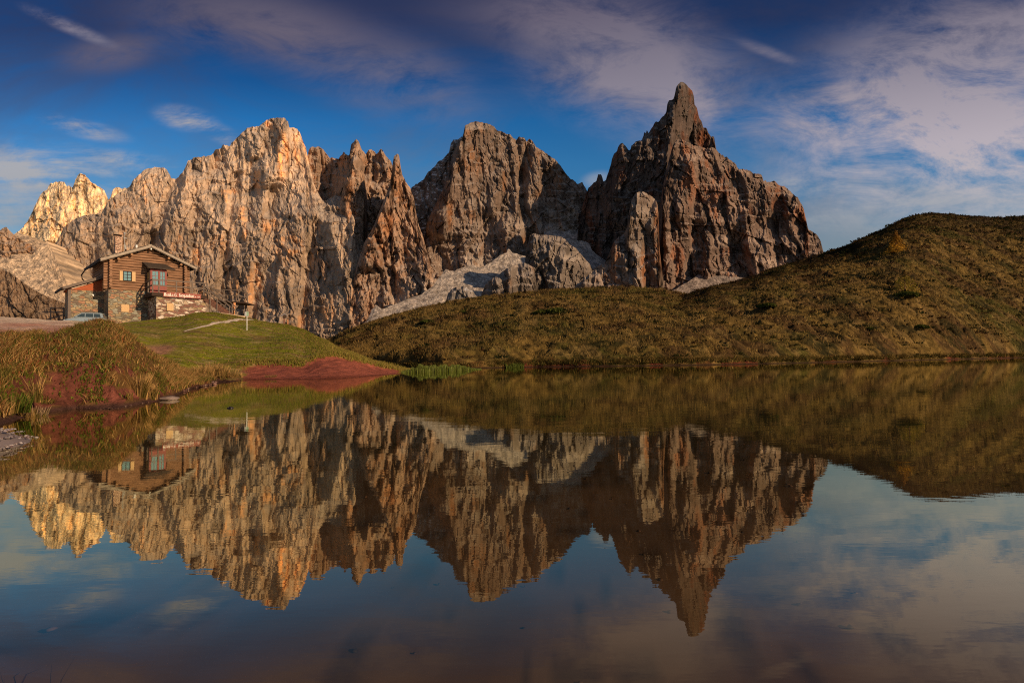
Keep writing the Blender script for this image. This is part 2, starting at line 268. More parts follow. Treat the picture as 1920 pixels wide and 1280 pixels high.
mountain('mountain',[(1236,545),(1241,440),(1242,380),(1244,345),(1249,320),(1254,300),(1259,282),(1264,268),(1270,260),(1278,262),(1290,267),(1300,273),(1312,274),(1325,280),(1336,276),(1345,283),(1352,290),(1362,295),(1372,301),(1380,308),(1384,316),(1392,317),(1408,321),(1413,325),(1422,326),(1429,330),(1432,340),(1435,337),(1438,342),(1445,340),(1452,339),(1460,347),(1472,350),(1480,358),(1490,366),(1498,374),(1504,383),(1507,392),(1510,405),(1513,418),(1514,428),(1525,436),(1533,441),(1538,450),(1541,462),(1545,474),(1560,485),(1600,510)],
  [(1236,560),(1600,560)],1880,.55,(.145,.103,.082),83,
  feats=[([(1268,262),(1250,330),(1246,400),(1250,545)],60,20,60),([(1290,300),(1320,420),(1330,540)],40,18,50),([(1300,420),(1290,520)],-34,8,40),([(1258,420),(1268,540)],-36,8,30),([(1345,290),(1395,380),(1430,430)],-18,10,40),
    ([(1385,318),(1405,350),(1400,430)],30,12,46),([(1430,335),(1440,400)],40,16,30),([(1455,380),(1456,440)],-34,10,26),([(1478,370),(1480,430)],40,14,30),([(1340,440),(1345,520)],-34,14,46),([(1330,470),(1322,530)],34,10,24),
    ([(1400,440),(1420,520)],45,14,50),([(1370,450),(1390,530)],-36,10,30),([(1490,440),(1510,480)],34,16,30),([(1310,330),(1300,400)],-40,8,40),([(1280,330),(1275,400)],34,10,30),([(1360,360),(1375,420)],34,12,34)],
  flute=15,chunk=20,orange=.40,ocol=(.62,.24,.11),oran=[(1500,410,20,34,1.),(1455,385,26,16,.5),(1330,360,60,26,.75),(1290,350,20,50,.7),(1400,400,20,24,.5),(1450,360,20,24,.4)],
  scree=[(1370,450,80,12,.75,1.5),(1460,495,80,18,.75,2.),(1330,532,70,18,.8),(1400,500,40,20,.4),(1330,350,14,14,.3)],darkk=[(1335,485,22,50,.4)],scol=(.36,.28,.23),jag=2.4)
mountain('mountain',[(1060,575),(1068,545),(1088,528),(1100,520),(1118,500),(1135,492),(1146,465),(1152,452),(1160,445),(1170,438),(1177,425),(1179,400),(1184,376),(1188,368),(1193,361),(1202,359),(1214,363),(1225,371),(1231,377),(1234,390),(1235,415),(1234,440),(1238,480),(1243,520),(1246,545),(1252,570)],
  [(1060,580),(1252,580)],1700,.55,(.165,.125,.097),97,
  feats=[([(1232,380),(1226,430),(1230,540)],30,16,20),([(1212,440),(1214,540)],-30,9,26),([(1165,450),(1180,540)],34,16,34),([(1190,470),(1196,540)],36,10,20),([(1175,400),(1165,470)],-20,10,10)],
  flute=14,chunk=16,orange=.33,ocol=(.60,.27,.13),oran=[(1232,440,9,70,1.),(1208,500,12,50,.9),(1193,480,6,26,.9)],scree=[(1205,395,20,16,.4)],top=46,topw=14)
# blocks standing in front of the scree basin
mountain('mountain',[(978,560),(984,500),(986,470),(991,450),(994,441),(1002,437),(1012,440),(1030,441),(1050,443),(1060,448),(1068,458),(1080,466),(1092,480),(1105,494),(1115,510),(1122,530),(1130,560)],
  [(978,580),(1130,580)],1720,.5,(.15,.125,.105),101,feats=[([(1060,450),(1050,545)],60,60,30),([(1000,440),(1002,540)],40,12,40),([(1040,470),(1090,510)],20,30,30)],flute=15,chunk=16,orange=.22,top=34,topw=11,oran=[(998,455,7,26,.6)],scree=[(1070,485,40,10,.6,2.)])
mountain('mountain',[(896,575),(904,548),(910,533),(925,521),(937,514),(950,503),(965,497),(985,493),(1000,500),(1012,560)],
  [(896,590),(1012,590)],1600,.5,(.145,.12,.10),107,feats=[([(958,500),(955,560)],50,50,12),([(925,520),(920,560)],24,12,26)],flute=13,chunk=12,orange=.22,top=40,topw=12,oran=[(950,530,14,20,.4)])
mountain('mountain',[(828,585),(836,568),(839,552),(846,543),(856,538),(868,536),(878,540),(888,548),(896,556),(908,562),(918,580)],
  [(828,600),(918,600)],1480,.5,(.12,.11,.10),113,flute=7,chunk=8,orange=.0,top=40,topw=12,snow=.2)
mountain('mountain',[(1058,590),(1074,548),(1078,537),(1090,526),(1104,515),(1114,508),(1124,512),(1140,560)],[(1058,600),(1140,600)],1560,.5,(.21,.165,.135),119,flute=11,chunk=10,orange=.2,top=34,topw=10)
# left low crags and the brown foreground slope beside the hut
mountain('mountain',[(-160,470),(-80,450),(-20,445),(0,432),(5,428),(12,425),(18,432),(26,440),(40,450),(55,457),(66,462),(76,472),(80,500)],[(-160,560),(80,560)],2600,.6,(.34,.23,.15),127,flute=14,chunk=18,orange=.4,top=30,scree=[(10,490,60,14,.6)])
mountain('mountain',[(-260,400),(-100,480),(0,503),(20,512),(40,527),(60,541),(80,552),(100,560),(130,572),(170,600)],[(-260,640),(170,640)],700,1.4,(.17,.11,.07),131,flute=13,chunk=14,orange=.2,top=10,pale=0,ns=3.4,jag=1.2,scol=(.33,.24,.16))
# scree basins
def screefan(sil,bot,D0,D1,base,seed,feats=(),step=2.,pl_=(640,470)):
    x0,x1=sil[0][0],sil[-1][0]; nc=int((x1-x0)/step)+1
    px=np.linspace(x0,x1,nc); tp=poly(sil,px)+fbm(px/12,px*0+seed,4,seed,.6)*1.2; bt=poly(bot,px); nr=int((bt-tp).max()/step)+2
    v=np.linspace(0,1,nr)[:,None]; PX=np.broadcast_to(px,(nr,nc)); PY=bt+(tp-bt)*v
    a,e=raydir(PX,PY); D=D0+(D1-D0)*(pl_[0]-PY)/(pl_[0]-pl_[1])
    n=16*fbm(PX/60,PY/30,4,seed,.5)+3*fbm(PX/7,PY/5,4,seed+5,.6)
    for f in feats: n+=feature(PX,PY,*f)
    D=D-n; V=np.stack([a*D,D,HC+e*D],-1)
    b=np.array(base); tone=1+.2*fbm(PX/14,PY/6,5,seed+9,.6)+.14*fbm((PX+.6*PY)/3,(PY-.3*PX)/30,4,seed+19,.6); col=b*tone[...,None]; bo=ss(.30,.42,fbm(PX/2.6,PY/1.8,3,seed+41,.7)); col*=(1-.45*bo)[...,None]; bl_=ss(.34,.45,fbm(PX/2.2+9,PY/1.6,2,seed+47,.7)); col*=(1+.35*bl_)[...,None]
    rock=ss(.1,.5,fbm(PX/16,PY/6,5,seed+30,.65))*.7; n_=0; col+=(np.array([.17,.145,.125])-col)*rock[...,None]
    V=np.concatenate([V]+[(V[-1]+np.array([0,130.*q,-12.*q]))[None] for q in (1,2,3)]); col=np.concatenate([col]+[col[-1:]]*3); nr+=3
    o=mkmesh('scree_slope',V,gridfaces(nr,nc)[:,::-1],rockm,False,col); tag(o,kind='structure')
screefan([(590,665),(640,640),(690,600),(697,580),(706,572),(716,580),(730,574),(760,562),(790,552),(812,535),(822,522),(836,505),(852,508),(870,500),(886,497),(900,502),(920,492),(936,480),(950,473),(953,466),(962,474),(985,480),(1000,490),(1030,520)],
  [(590,670),(1030,620)],1250,2330,(.43,.38,.33),201,feats=[([(706,573),(680,640)],26,10,40)])
screefan([(1020,425),(1050,428),(1070,428),(1092,424),(1110,470),(1150,500)],[(1020,560),(1150,600)],1700,2750,(.42,.37,.33),207,pl_=(560,425))
screefan([(1190,565),(1240,556),(1270,540),(1300,522),(1320,506),(1340,512),(1365,518),(1390,520),(1420,524),(1480,520)],[(1190,600),(1480,600)],1450,2050,(.27,.225,.195),211,pl_=(600,505))
screefan([(-160,500),(0,483),(30,487),(50,482),(64,474),(76,464),(88,452),(98,470),(112,500),(140,560)],[(-160,640),(140,640)],1900,2500,(.60,.46,.32),217,pl_=(640,450))
screefan([(20,445),(28,438),(34,437),(48,440),(60,450),(80,456),(100,458),(125,452),(140,470)],[(20,520),(140,520)],2500,3150,(.60,.46,.32),219,pl_=(520,437))
# ---------------------------------------------------------------- ground, banks, hills
def shoreD(px,py): a,e=raydir(px,py); return -HC/e
groundm,t=newmat('turf')
v=t.n('ShaderNodeTexCoord').outputs['Object']; c=t.n('ShaderNodeAttribute',attribute_name='Col').outputs[0]
f1=t.noise(v,3.2,6,.65); f2=t.noise(v,22.,4,.7)
c=t.mix(1.,c,t.ramp(f1,[(.3,(.62,.64,.6)),(.7,(1.35,1.32,1.3))]),'MULTIPLY'); c=t.mix(1.,c,t.ramp(f2,[(.3,(.7,.7,.7)),(.7,(1.3,1.3,1.3))]),'MULTIPLY')
bs=t.n('ShaderNodeBsdfPrincipled',i={'Base Color':c,'Roughness':1.,'Specular IOR Level':.08,'Normal':t.n('ShaderNodeBump',i={'Strength':1.,'Distance':.09,'Height':t.m('ADD',f1,t.m('MULTIPLY',f2,.35))}).outputs[0]})
finish(t,bs.outputs[0])
def catmull(T,s):
    """T: (K,n) table, s in 0..K-1: monotone-ish smooth interpolation"""
    K=T.shape[0]; i=np.clip(np.floor(s).astype(int),0,K-2); f=(s-i)
    m=np.zeros_like(T); m[1:-1]=(T[2:]-T[:-2])/2; m[0]=T[1]-T[0]; m[-1]=T[-1]-T[-2]
    d=np.diff(T,axis=0)
    for k in range(1,K-1):
        lim=2.5*np.minimum(np.abs(d[k-1]),np.abs(d[k])); same=(d[k-1]*d[k])>0
        m[k]=np.where(same,np.clip(m[k],-lim,lim),0)
    f2,f3=f*f,f**3
    return T[i]*(2*f3-3*f2+1)+m[i]*(f3-2*f2+f)+T[i+1]*(-2*f3+3*f2)+m[i+1]*(f3-f2)
def table_sheet(cols,ncol,nrow,pw=1.):
    """cols: {px: [(D|None, py|('z',z)) ...]} -> X,Y,Z arrays (nrow,ncol) and s"""
    xs=sorted(cols); K=len(cols[xs[0]]); Dt=np.zeros((len(xs),K)); Zt=np.zeros((len(xs),K))
    for i,x in enumerate(xs):
        for k,(D,py) in enumerate(cols[x]):
            if D is None: D=float(shoreD(x,py)); z=0.
            elif isinstance(py,tuple): z=py[1]; D=D if D>0 else Dt[i,k-1]-D
            else: z=float(P(x,py,D)[2])
            Dt[i,k]=D; Zt[i,k]=z
    px=np.linspace(xs[0],xs[-1],ncol)
    def ip(T): return np.array([np.interp(px,xs,T[:,k]) for k in range(K)])
    ker=np.hanning(9)[1:-1]; ker/=ker.sum()
    def sm(T):
        w=max(3,int(ncol/(xs[-1]-xs[0])*16)); k=np.hanning(w+2)[1:-1]; k/=k.sum(); q=np.pad(T,((0,0),(w//2,w-1-w//2)),mode='edge'); return np.array([np.convolve(r,k,'valid') for r in q])
    Dc,Zc=sm(ip(Dt)),sm(ip(Zt))
    out=[];
    s=np.linspace(0,K-1,nrow)
    D=np.array([catmull(Dc,q) for q in s]); Zz=np.array([catmull(Zc,q) for q in s])
    a,_=raydir(px,650.); return a[None,:]*D,D,Zz,np.broadcast_to(s[:,None],D.shape),np.broadcast_to(px,D.shape)
def cmix(a,b,f): return a+(np.asarray(b)-a)*np.clip(f,0,1)[...,None]
SHEETS={}
def sheet(name,X,Y,Z,col,label=None):
    V=np.stack([X,Y,Z],-1); o=mkmesh(name,V,gridfaces(*X.shape),groundm,True,col); tag(o,kind='structure'); return o
def NRM(X,Y,Z):
    V=np.stack([X,Y,Z],-1); N=np.cross(np.gradient(V,axis=1),np.gradient(V,axis=0)); return N/(np.linalg.norm(N,axis=-1,keepdims=True)+1e-9)
# hills beyond the pond
GRASSP=[]   # points where blades are planted: (xyz, colour, height)
def hill(name,sil,shore,Dc,px0,px1,nc,nr,seed,mound=1.05,dark=0.,edge=None):
    px=np.linspace(px0,px1,nc); ps=poly(shore,px); Ds=shoreD(px,ps); Dc=poly(Dc,px); cr0=poly(sil,px)+.8*fbm(px/16,px*0+seed,3,seed); cr=cr0
    zc=P(px,cr,Dc)[:,2]
    s=np.linspace(0,1,nr)[:,None]**1.5
    D=Ds+(Dc-Ds)*s+Ds*.006*fbm(px/45,px*0,2,seed+70)*np.exp(-s/.04); g=s**.92+.10*np.sin(np.pi*s)
    Z=zc*g; a,_=raydir(px,650.); X=a*D
    Z=Z+(.55+.35*fbm(X/3.5,D/3.5,3,seed+60))*ss(0,.005,s)*(1-.9*ss(.03,.25,s))
    Z=Z+(1.3*fbm(X/22,D/22,3,seed,.5)+.5*fbm(X/7,D/7,3,seed+4))*np.minimum(1,s*6)*(1-ss(.8,1.,s)*.75)
    # tussocks
    wx=X+.5*pn(X/1.9,D/1.9,seed+7); wy=D+.5*pn(X/1.9,D/1.9,seed+8)
    def billow(k,sd): return 1-np.abs(pn(wx/k,wy/k,sd))*2.2
    b1=np.clip(1-rid(wx/2.3,wy/1.2,1,seed+11),0,1); b2=np.clip(1-rid(wx/.9,wy/.5,1,seed+12),0,1); b3=np.clip(1-rid(wx/6.5,wy/3.,2,seed+13),0,1.)
    t_=np.sqrt(b1)*.42+np.sqrt(b2)*.15+np.sqrt(b3)*.55*ss(60,150,D); tn_=np.clip(np.sqrt(b1)*.75+np.sqrt(b2)*.3,0,1)
    Z=Z+t_*mound*ss(0.,.02,s)*(1+D/260.)
    et=raydir(px,cr0)[1]; em=((Z-HC)/D).max(0)+.12/Dc; kw=np.hanning(41); kw/=kw.sum(); dl=np.convolve(np.pad(em-et,20,mode='edge'),kw,'valid'); Z=Z-dl*D*ss(0.,.6,s)*np.where(Z>0,1,0)
    if dark>0: Z=-.4+(Z+.4)*ss(1062,1150,px)
    Z[0]=-.25; 
    # behind the crest
    B=[]; 
    for q in range(1,5): B.append((X[-1]*(1+.12*q),D[-1]*(1+.12*q),Z[-1]-3.5*q))
    big=fbm(X/16,D/26,4,seed+20,.6); md=fbm(X/3.2,D/2.4,4,seed+24,.6)
    gold=np.array([.135,.088,.026]); grn=np.array([.062,.055,.013]); brn=np.array([.065,.036,.016]); drk=np.array([.024,.022,.008])
    col=np.empty((nr,nc,3)); col[:]=gold
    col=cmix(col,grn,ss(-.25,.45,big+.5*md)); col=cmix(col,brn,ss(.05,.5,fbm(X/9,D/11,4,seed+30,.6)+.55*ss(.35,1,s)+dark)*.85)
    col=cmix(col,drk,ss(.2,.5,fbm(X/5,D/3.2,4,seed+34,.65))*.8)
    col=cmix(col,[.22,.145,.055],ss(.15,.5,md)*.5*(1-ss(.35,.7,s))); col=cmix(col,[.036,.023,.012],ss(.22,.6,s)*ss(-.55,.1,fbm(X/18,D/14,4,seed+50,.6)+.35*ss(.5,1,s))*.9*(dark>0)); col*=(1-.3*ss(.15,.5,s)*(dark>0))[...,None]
    col*=(.8+.45*np.clip(fbm(X/1.1,D/.7,3,seed+80,.6),-.8,1))[...,None]
    bank=(1-ss(.34,.66,Z+.22*fbm(X/1.4,D/1.4,3,seed+40)))*ss(-.1,.35,fbm(X/9,D/9,3,seed+44)+.1)
    col=cmix(col,[.10,.028,.016],bank)
    col=cmix(col,[.03,.018,.012],(1-ss(.02,.14,Z)))
    Xf=np.concatenate([X]+[b[0][None] for b in B]); Yf=np.concatenate([D]+[b[1][None] for b in B]); Zf=np.concatenate([Z]+[b[2][None] for b in B]); cf=np.concatenate([col]+[col[-1:]]*4)
    sheet(name,Xf,Yf,Zf,cf)
    return X,D,Z,col,s,tn_
SH=[(560,690),(700,689.8),(760,690.6),(830,691.2),(900,690),(1000,688),(1150,686.5),(1300,684.5),(1450,681.5),(1600,678),(1750,674.5),(1920,670.5),(2300,664)]
HA=hill('hill',[(540,665),(600,642),(615,635),(640,622),(670,611),(700,600),(730,591),(760,583),(800,573),(850,563),(920,553),(960,549),(1000,545),(1060,540),(1110,538),(1160,537),(1200,538),(1240,541),(1290,549),(1340,563),(1420,590)],
  SH,[(540,120),(1420,175)],548,1420,900,560,301)
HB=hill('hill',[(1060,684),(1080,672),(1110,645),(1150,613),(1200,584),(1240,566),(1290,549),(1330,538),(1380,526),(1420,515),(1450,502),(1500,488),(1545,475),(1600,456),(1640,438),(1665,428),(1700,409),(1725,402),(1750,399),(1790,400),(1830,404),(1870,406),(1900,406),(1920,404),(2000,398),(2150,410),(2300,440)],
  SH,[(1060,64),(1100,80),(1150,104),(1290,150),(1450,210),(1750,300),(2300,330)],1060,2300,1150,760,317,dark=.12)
# lawn terrace, track and the ground the hut stands on
LC={-1100:[(8.,('z',.9)),(12,('z',1.4)),(17,('z',2.)),(40,('z',5.2)),(70,('z',5.))],
 -420:[(14.,('z',.9)),(20,('z',1.5)),(26,('z',2.1)),(62,('z',5.3)),(100,('z',5.))],
 0:[(14.,('z',1.0)),(19,640),(24,630),(60,601),(90,('z',5.))],
 130:[(14.5,('z',.8)),(19,640),(26,624),(60,606.5),(90,('z',5.))],
 220:[(16,('z',.5)),(22,676),(30,644),(56,611),(90,('z',4.6))],
 300:[(19,('z',.3)),(26,684),(34,655),(58,602),(90,('z',5.1))],
 345:[(None,716),(27,694),(36,648),(59,597),(90,('z',5.4))],
 366:[(None,714),(29,691),(37,645),(60,590),(90,('z',5.6))],
 400:[(None,713),(30,690),(38,643),(61,588),(90,('z',5.7))],
 450:[(None,712),(30,688),(40,643),(62,596),(90,('z',5.2))],
 500:[(None,711),(31,686),(42,640),(64,606),(90,('z',4.2))],
 540:[(None,711),(31,685),(43,638),(66,611),(90,('z',3.))],
 570:[(None,711),(31,688),(43,646),(62,622),(90,('z',2.))],
 600:[(None,710.5),(33,673),(42,647),(54,637),(80,('z',1.2))],
 618:[(None,710),(33.5,671),(40,655),(48,648),(75,('z',1.))],
 635:[(None,709),(34,670),(40,661),(46,657),(70,('z',1.))],
 665:[(None,707),(34.5,677),(40,669),(46,666),(66,('z',.9))],
 700:[(None,704.5),(37,687),(41,683),(47,680),(64,('z',.6))],
 740:[(None,702),(40,694),(43,692),(48,689),(60,('z',.5))],
 765:[(None,700.5),(42,698),(44,696),(50,693),(60,('z',.4))],
 800:[(None,699),(43,('z',-.1)),(45,('z',-.15)),(50,('z',-.2)),(60,('z',-.2))]}
X,Y,Z,S,PXg=table_sheet(LC,1150,420)
hL=Z.copy()
Z=Z+.05*fbm(X/1.5,Y/1.5,4,401)*ss(0.,.3,S)+.14*fbm(X/6,Y/6,3,405)*ss(.8,1.2,S)
redz=ss(440,470,PXg+14*fbm(PXg/9,S*3,3,410))*(1-ss(1.0,1.06,S+.07*fbm(X/.9,Y/.9,4,411)))
gul=rid(X/1.6,S*1.2,4,413); Z=Z-.06*(1-np.abs(gul))*redz*ss(.1,.6,S)
lip=np.exp(-((S-1.05)/.06)**2)*ss(455,480,PXg)*(1-ss(690,760,PXg)); Z=Z+.18*lip
col=np.empty(X.shape+(3,)); col[:]=[.175,.18,.014]
nb=fbm(X/4,Y/2.2,4,420,.6); col=cmix(col,[.20,.165,.03],ss(.0,.5,nb)*.75); col=cmix(col,[.06,.085,.012],ss(.1,.6,fbm(X/7,Y/5,3,424))*.7)
col=cmix(col,[.17,.10,.045],ss(.15,.45,fbm(X/3.5,Y/1.3,4,428,.6)+.25*ss(2.2,3,S))*.7)
col=cmix(col,[.30,.22,.11],ss(.32,.5,fbm(X/1.6,Y/.35,4,430,.6))*.7)
col=cmix(col,[.25,.19,.06],ss(540,620,PXg)*ss(1.,1.4,S)*.7)
col=cmix(col,np.array([.27,.082,.055])*(1+.28*fbm(X/.8,Y/.5,4,433))[...,None],redz)
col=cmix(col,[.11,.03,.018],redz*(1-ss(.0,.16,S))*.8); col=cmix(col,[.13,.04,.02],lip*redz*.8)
# track on the left, pinkish gravel
A0=ss(.6,.9,S)*(1-ss(118,205,PXg+10*fbm(X/2,Y/2,3,440)))
trk=cmix(np.broadcast_to([.40,.20,.15],col.shape),[.60,.48,.38],ss(2.0,2.7,S+.25*fbm(X/5,Y/3,3,441)))
trk=trk*(1+.2*fbm(X/.8,Y/.6,4,442))[...,None]; col=col+(trk-col)*A0[...,None]
# worn earth below the steps
col=cmix(col,[.26,.13,.085],ell(PXg,S,440,3.0,50,.5)*.7); col=cmix(col,[.30,.15,.10],ell(PXg,S,300,1.95,44,.22)*.9)
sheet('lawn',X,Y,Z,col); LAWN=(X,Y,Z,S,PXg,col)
def ground_z(x,y):
    """height of the lawn sheet under a world point (nearest vertex)"""
    d=(LAWN[0]-x)**2+(LAWN[1]-y)**2; return float(LAWN[2].flat[int(np.argmin(d))])
# footpath: a ribbon draped on the lawn
pp=[P(x,y,D) for x,y,D in ((345,634.5,42.5),(372,631,44),(407,625,47),(435,619.5,50),(463,613,54),(485,608,59),(502,604.5,64),(520,603,72))]
pp=np.array(pp); tt=np.linspace(0,len(pp)-1,60); cx=np.interp(tt,range(len(pp)),pp[:,0]); cy=np.interp(tt,range(len(pp)),pp[:,1])
dx=np.gradient(cx); dy=np.gradient(cy); L_=np.hypot(dx,dy); nx,ny=-dy/L_,dx/L_
wd=np.interp(tt,[0,1,7],[.12,.2,.34]); V=[];
for i in range(60):
    for k in range(5):
        o_=(k-2)/2*wd[i]*(1+.15*math.sin(i*1.3)); x,y=cx[i]+nx[i]*o_,cy[i]+ny[i]*o_; V.append((x,y,ground_z(x,y)+.05-.03*abs(k-2)/2))
po=mkmesh('path',V,gridfaces(60,5)[:,::-1],pmat('path_gravel',(.50,.41,.33),.95,nsc=6,nam=.25,bump=.03),True); tag(po,kind='structure')
# near bank on the left
BC={-1100:[(3.4,('z',0.)),(4.2,('z',.5)),(5.,('z',1.1)),(6.2,('z',1.7)),(8,('z',1.5)),(10,('z',1.))],
 -420:[(-5,860),(6.6,820),(7.6,700),(9,600),(11,590),(14.5,('z',1.))],
 -200:[(None,845),(7.4,790),(8.6,690),(10,615),(12,('z',1.5)),(15,('z',1.2))],
 0:[(None,797),(8.6,770),(9.6,690),(12,633),(13.5,('z',1.35)),(16,('z',1.3))],
 80:[(None,774),(10.3,755),(11,680),(14,621),(15.5,('z',1.55)),(18,('z',1.4))],
 140:[(None,766),(10.8,750),(11.6,670),(15,610),(16.5,('z',1.7)),(19,('z',1.5))],
 185:[(None,767),(11,750),(11.9,665),(15.5,598.5),(17,('z',1.8)),(20,('z',1.4))],
 215:[(None,767),(11,752),(12,670),(15.6,610),(17.2,('z',1.6)),(20.5,('z',1.2))],
 250:[(None,760),(11.6,747),(12.6,690),(16,630),(18,('z',1.2)),(21,('z',1.))],
 297:[(None,751),(12.6,741),(13.6,708),(17,664),(19,('z',.7)),(23,('z',.5))],
 330:[(None,742),(14.2,733),(15.4,716),(18.5,690),(20.5,('z',.5)),(24.5,('z',.3))],
 355:[(None,729),(17.5,724),(19,712),(21.5,702),(23.5,('z',.35)),(26,('z',.25))],
 400:[(None,721),(20.8,719),(22,716.5),(23.5,715),(25,('z',.1)),(26.5,('z',.1))],
 452:[(None,714),(26,('z',-.05)),(26.3,('z',-.1)),(26.8,('z',-.1)),(27.2,('z',-.1)),(28,('z',-.1))]}
BC[-420][0]=(5.4,('z',0.))
X,Y,Z,S,PXg=table_sheet(BC,1050,420)
Z=Z-.10*ss(1.6,2.6,S)*(1-ss(300,380,PXg))
Z=Z+(.10*fbm(X/1.1,Y/1.1,4,501)+.05*fbm(X/.3,Y/.3,4,505))*ss(0.,.6,S)+.02*fbm(X/.3,Y/.3,3,506)
Z[0]-=.15
col=np.empty(X.shape+(3,)); col[:]=[.125,.043,.030]; col*=(1+.3*fbm(X/.5,Y/.4,4,510))[...,None]
gm=ss(-.2,.25,fbm(X/1.3,S*1.3,4,515)+.7*fbm(X/.3,Y/.4,3,517)+1.3*ss(2.1,2.8,S)+.0+.6*(1-ss(-60,60,PXg))+.5*ss(250,320,PXg)-.55*ss(345,375,PXg)); col=cmix(col,[.12,.07,.022],gm*.85)
col=cmix(col,[.06,.03,.025],(1-ss(.02,.12,Z)))
sheet('bank',X,Y,Z,col); BANK=(X,Y,Z,S,PXg,gm)
# pond bed
nx_,ny_=420,420
u=np.linspace(-1,1,nx_); vv=np.linspace(0,1,ny_)[:,None]; Y=-14+170*vv**2.2+0*u; Y=np.concatenate([Y]); X=(18+Y.clip(0)*1.15)*np.sign(u)*np.abs(u)**1.3
Z=-.16-.035*np.clip(Y,0,30)-.5*ss(20,60,Y)+.02*fbm(X/1.3,Y/1.3,3,601)+.003*fbm(X/.25,Y/.25,3,605)
def bump(x,y,rx,ry,h,a=0):
    dx,dy=X-x,Y-y; c_,s_=math.cos(a),math.sin(a); return h*np.exp(-((dx*c_+dy*s_)/rx)**2-((-dx*s_+dy*c_)/ry)**2)
Z=Z+bump(-5.75,5.5,.85,1.3,.72)+bump(-1.8,1.45,.38,.5,.31)
Z=np.minimum(Z,.13+.02*fbm(X/.3,Y/.3,3,607))
col=np.empty(X.shape+(3,)); col[:]=[.165,.115,.075]; col*=(1+.25*fbm(X/1.1,Y/.9,5,610,.6))[...,None]
col=cmix(col,[.03,.018,.014],ss(.35,.55,fbm(X/.35,Y/.3,4,615,.6))*.7); col=cmix(col,[.075,.072,.026],ss(3.,11,Y)*.9)
g=bump(-5.75,5.5,1.1,1.5,1.); col=cmix(col,[.17,.14,.145],np.clip(g*1.6,0,1)*ss(-.1,.3,fbm(X/.05,Y/.05,3,617)+.4))
bed=mkmesh('pond_bed',np.stack([X,Y,Z],-1),gridfaces(*X.shape),pmat('mud',rough=.9,attr=True,nsc=1.1,nam=.18),True,col); tag(bed,kind='structure')
BEDX=(X,Y,Z)
# water
wm,t=newmat('pond_water'); v=t.n('ShaderNodeTexCoord').outputs['Object']
q1=t.noise(t.mapping(v,(.55,1.5,1)),2.6,4,.55,.2); q2=t.noise(t.mapping(v,(.35,1.,1)),.55,3,.5,.3); q3=t.noise(t.mapping(v,(.8,2.2,1)),9.,2,.5)
amp=t.sramp(t.noise(t.mapping(v,(.3,1.,1)),.10,2,.5),.42,.62)
hgt=t.m('ADD',t.m('MULTIPLY',q1,t.m('ADD',.45,t.m('MULTIPLY',amp,.9))),t.m('ADD',t.m('MULTIPLY',q2,1.4),t.m('MULTIPLY',q3,.10)))
nb_=t.n('ShaderNodeBump',i={'Strength':1.,'Distance':.0012,'Height':hgt}).outputs[0]
gI=t.n('ShaderNodeNewGeometry').outputs['Incoming']; cz_=t.m('ABSOLUTE',t.n('ShaderNodeSeparateXYZ',i={0:gI}).outputs[2])   # grazing views reflect, steep ones show the bed
fac=t.ramp(cz_,[(0,(.97,)*3),(.05,(.88,)*3),(.12,(.74,)*3),(.20,(.60,)*3),(.30,(.44,)*3),(.40,(.28,)*3),(.50,(.17,)*3),(.7,(.08,)*3),(1,(.03,)*3)])
gtint=t.ramp(cz_,[(0,(.96,.97,.86)),(.1,(.88,.90,.74)),(.2,(.86,.88,.66)),(.35,(.92,.86,.60)),(.5,(.95,.78,.44))])
gl=t.n('ShaderNodeBsdfGlossy',i={'Color':gtint,'Roughness':.012,'Normal':nb_})
tr=t.n('ShaderNodeBsdfTransparent',i={'Color':(.84,.74,.60,1)})
mx=t.n('ShaderNodeMixShader',i={0:fac}); t.t.links.new(tr.outputs[0],mx.inputs[1]); t.t.links.new(gl.outputs[0],mx.inputs[2]); finish(t,mx.outputs[0])
wo=mkmesh('water',[(-260,-60,0),(420,-60,0),(420,330,0),(-260,330,0)],[[0,1,2,3]],wm,False); tag(wo,kind='structure')
# wide ground under everything, out to the horizon
gx=np.linspace(-9000,9000,60); gy=np.linspace(-3000,9000,50)[:,None]; GXX=gx+0*gy; GYY=gy+0*gx
sheet('ground',GXX,GYY,GXX*0-1.6+.3*fbm(GXX/400,GYY/400,3,700),np.broadcast_to([.10,.09,.04],GXX.shape+(3,)))
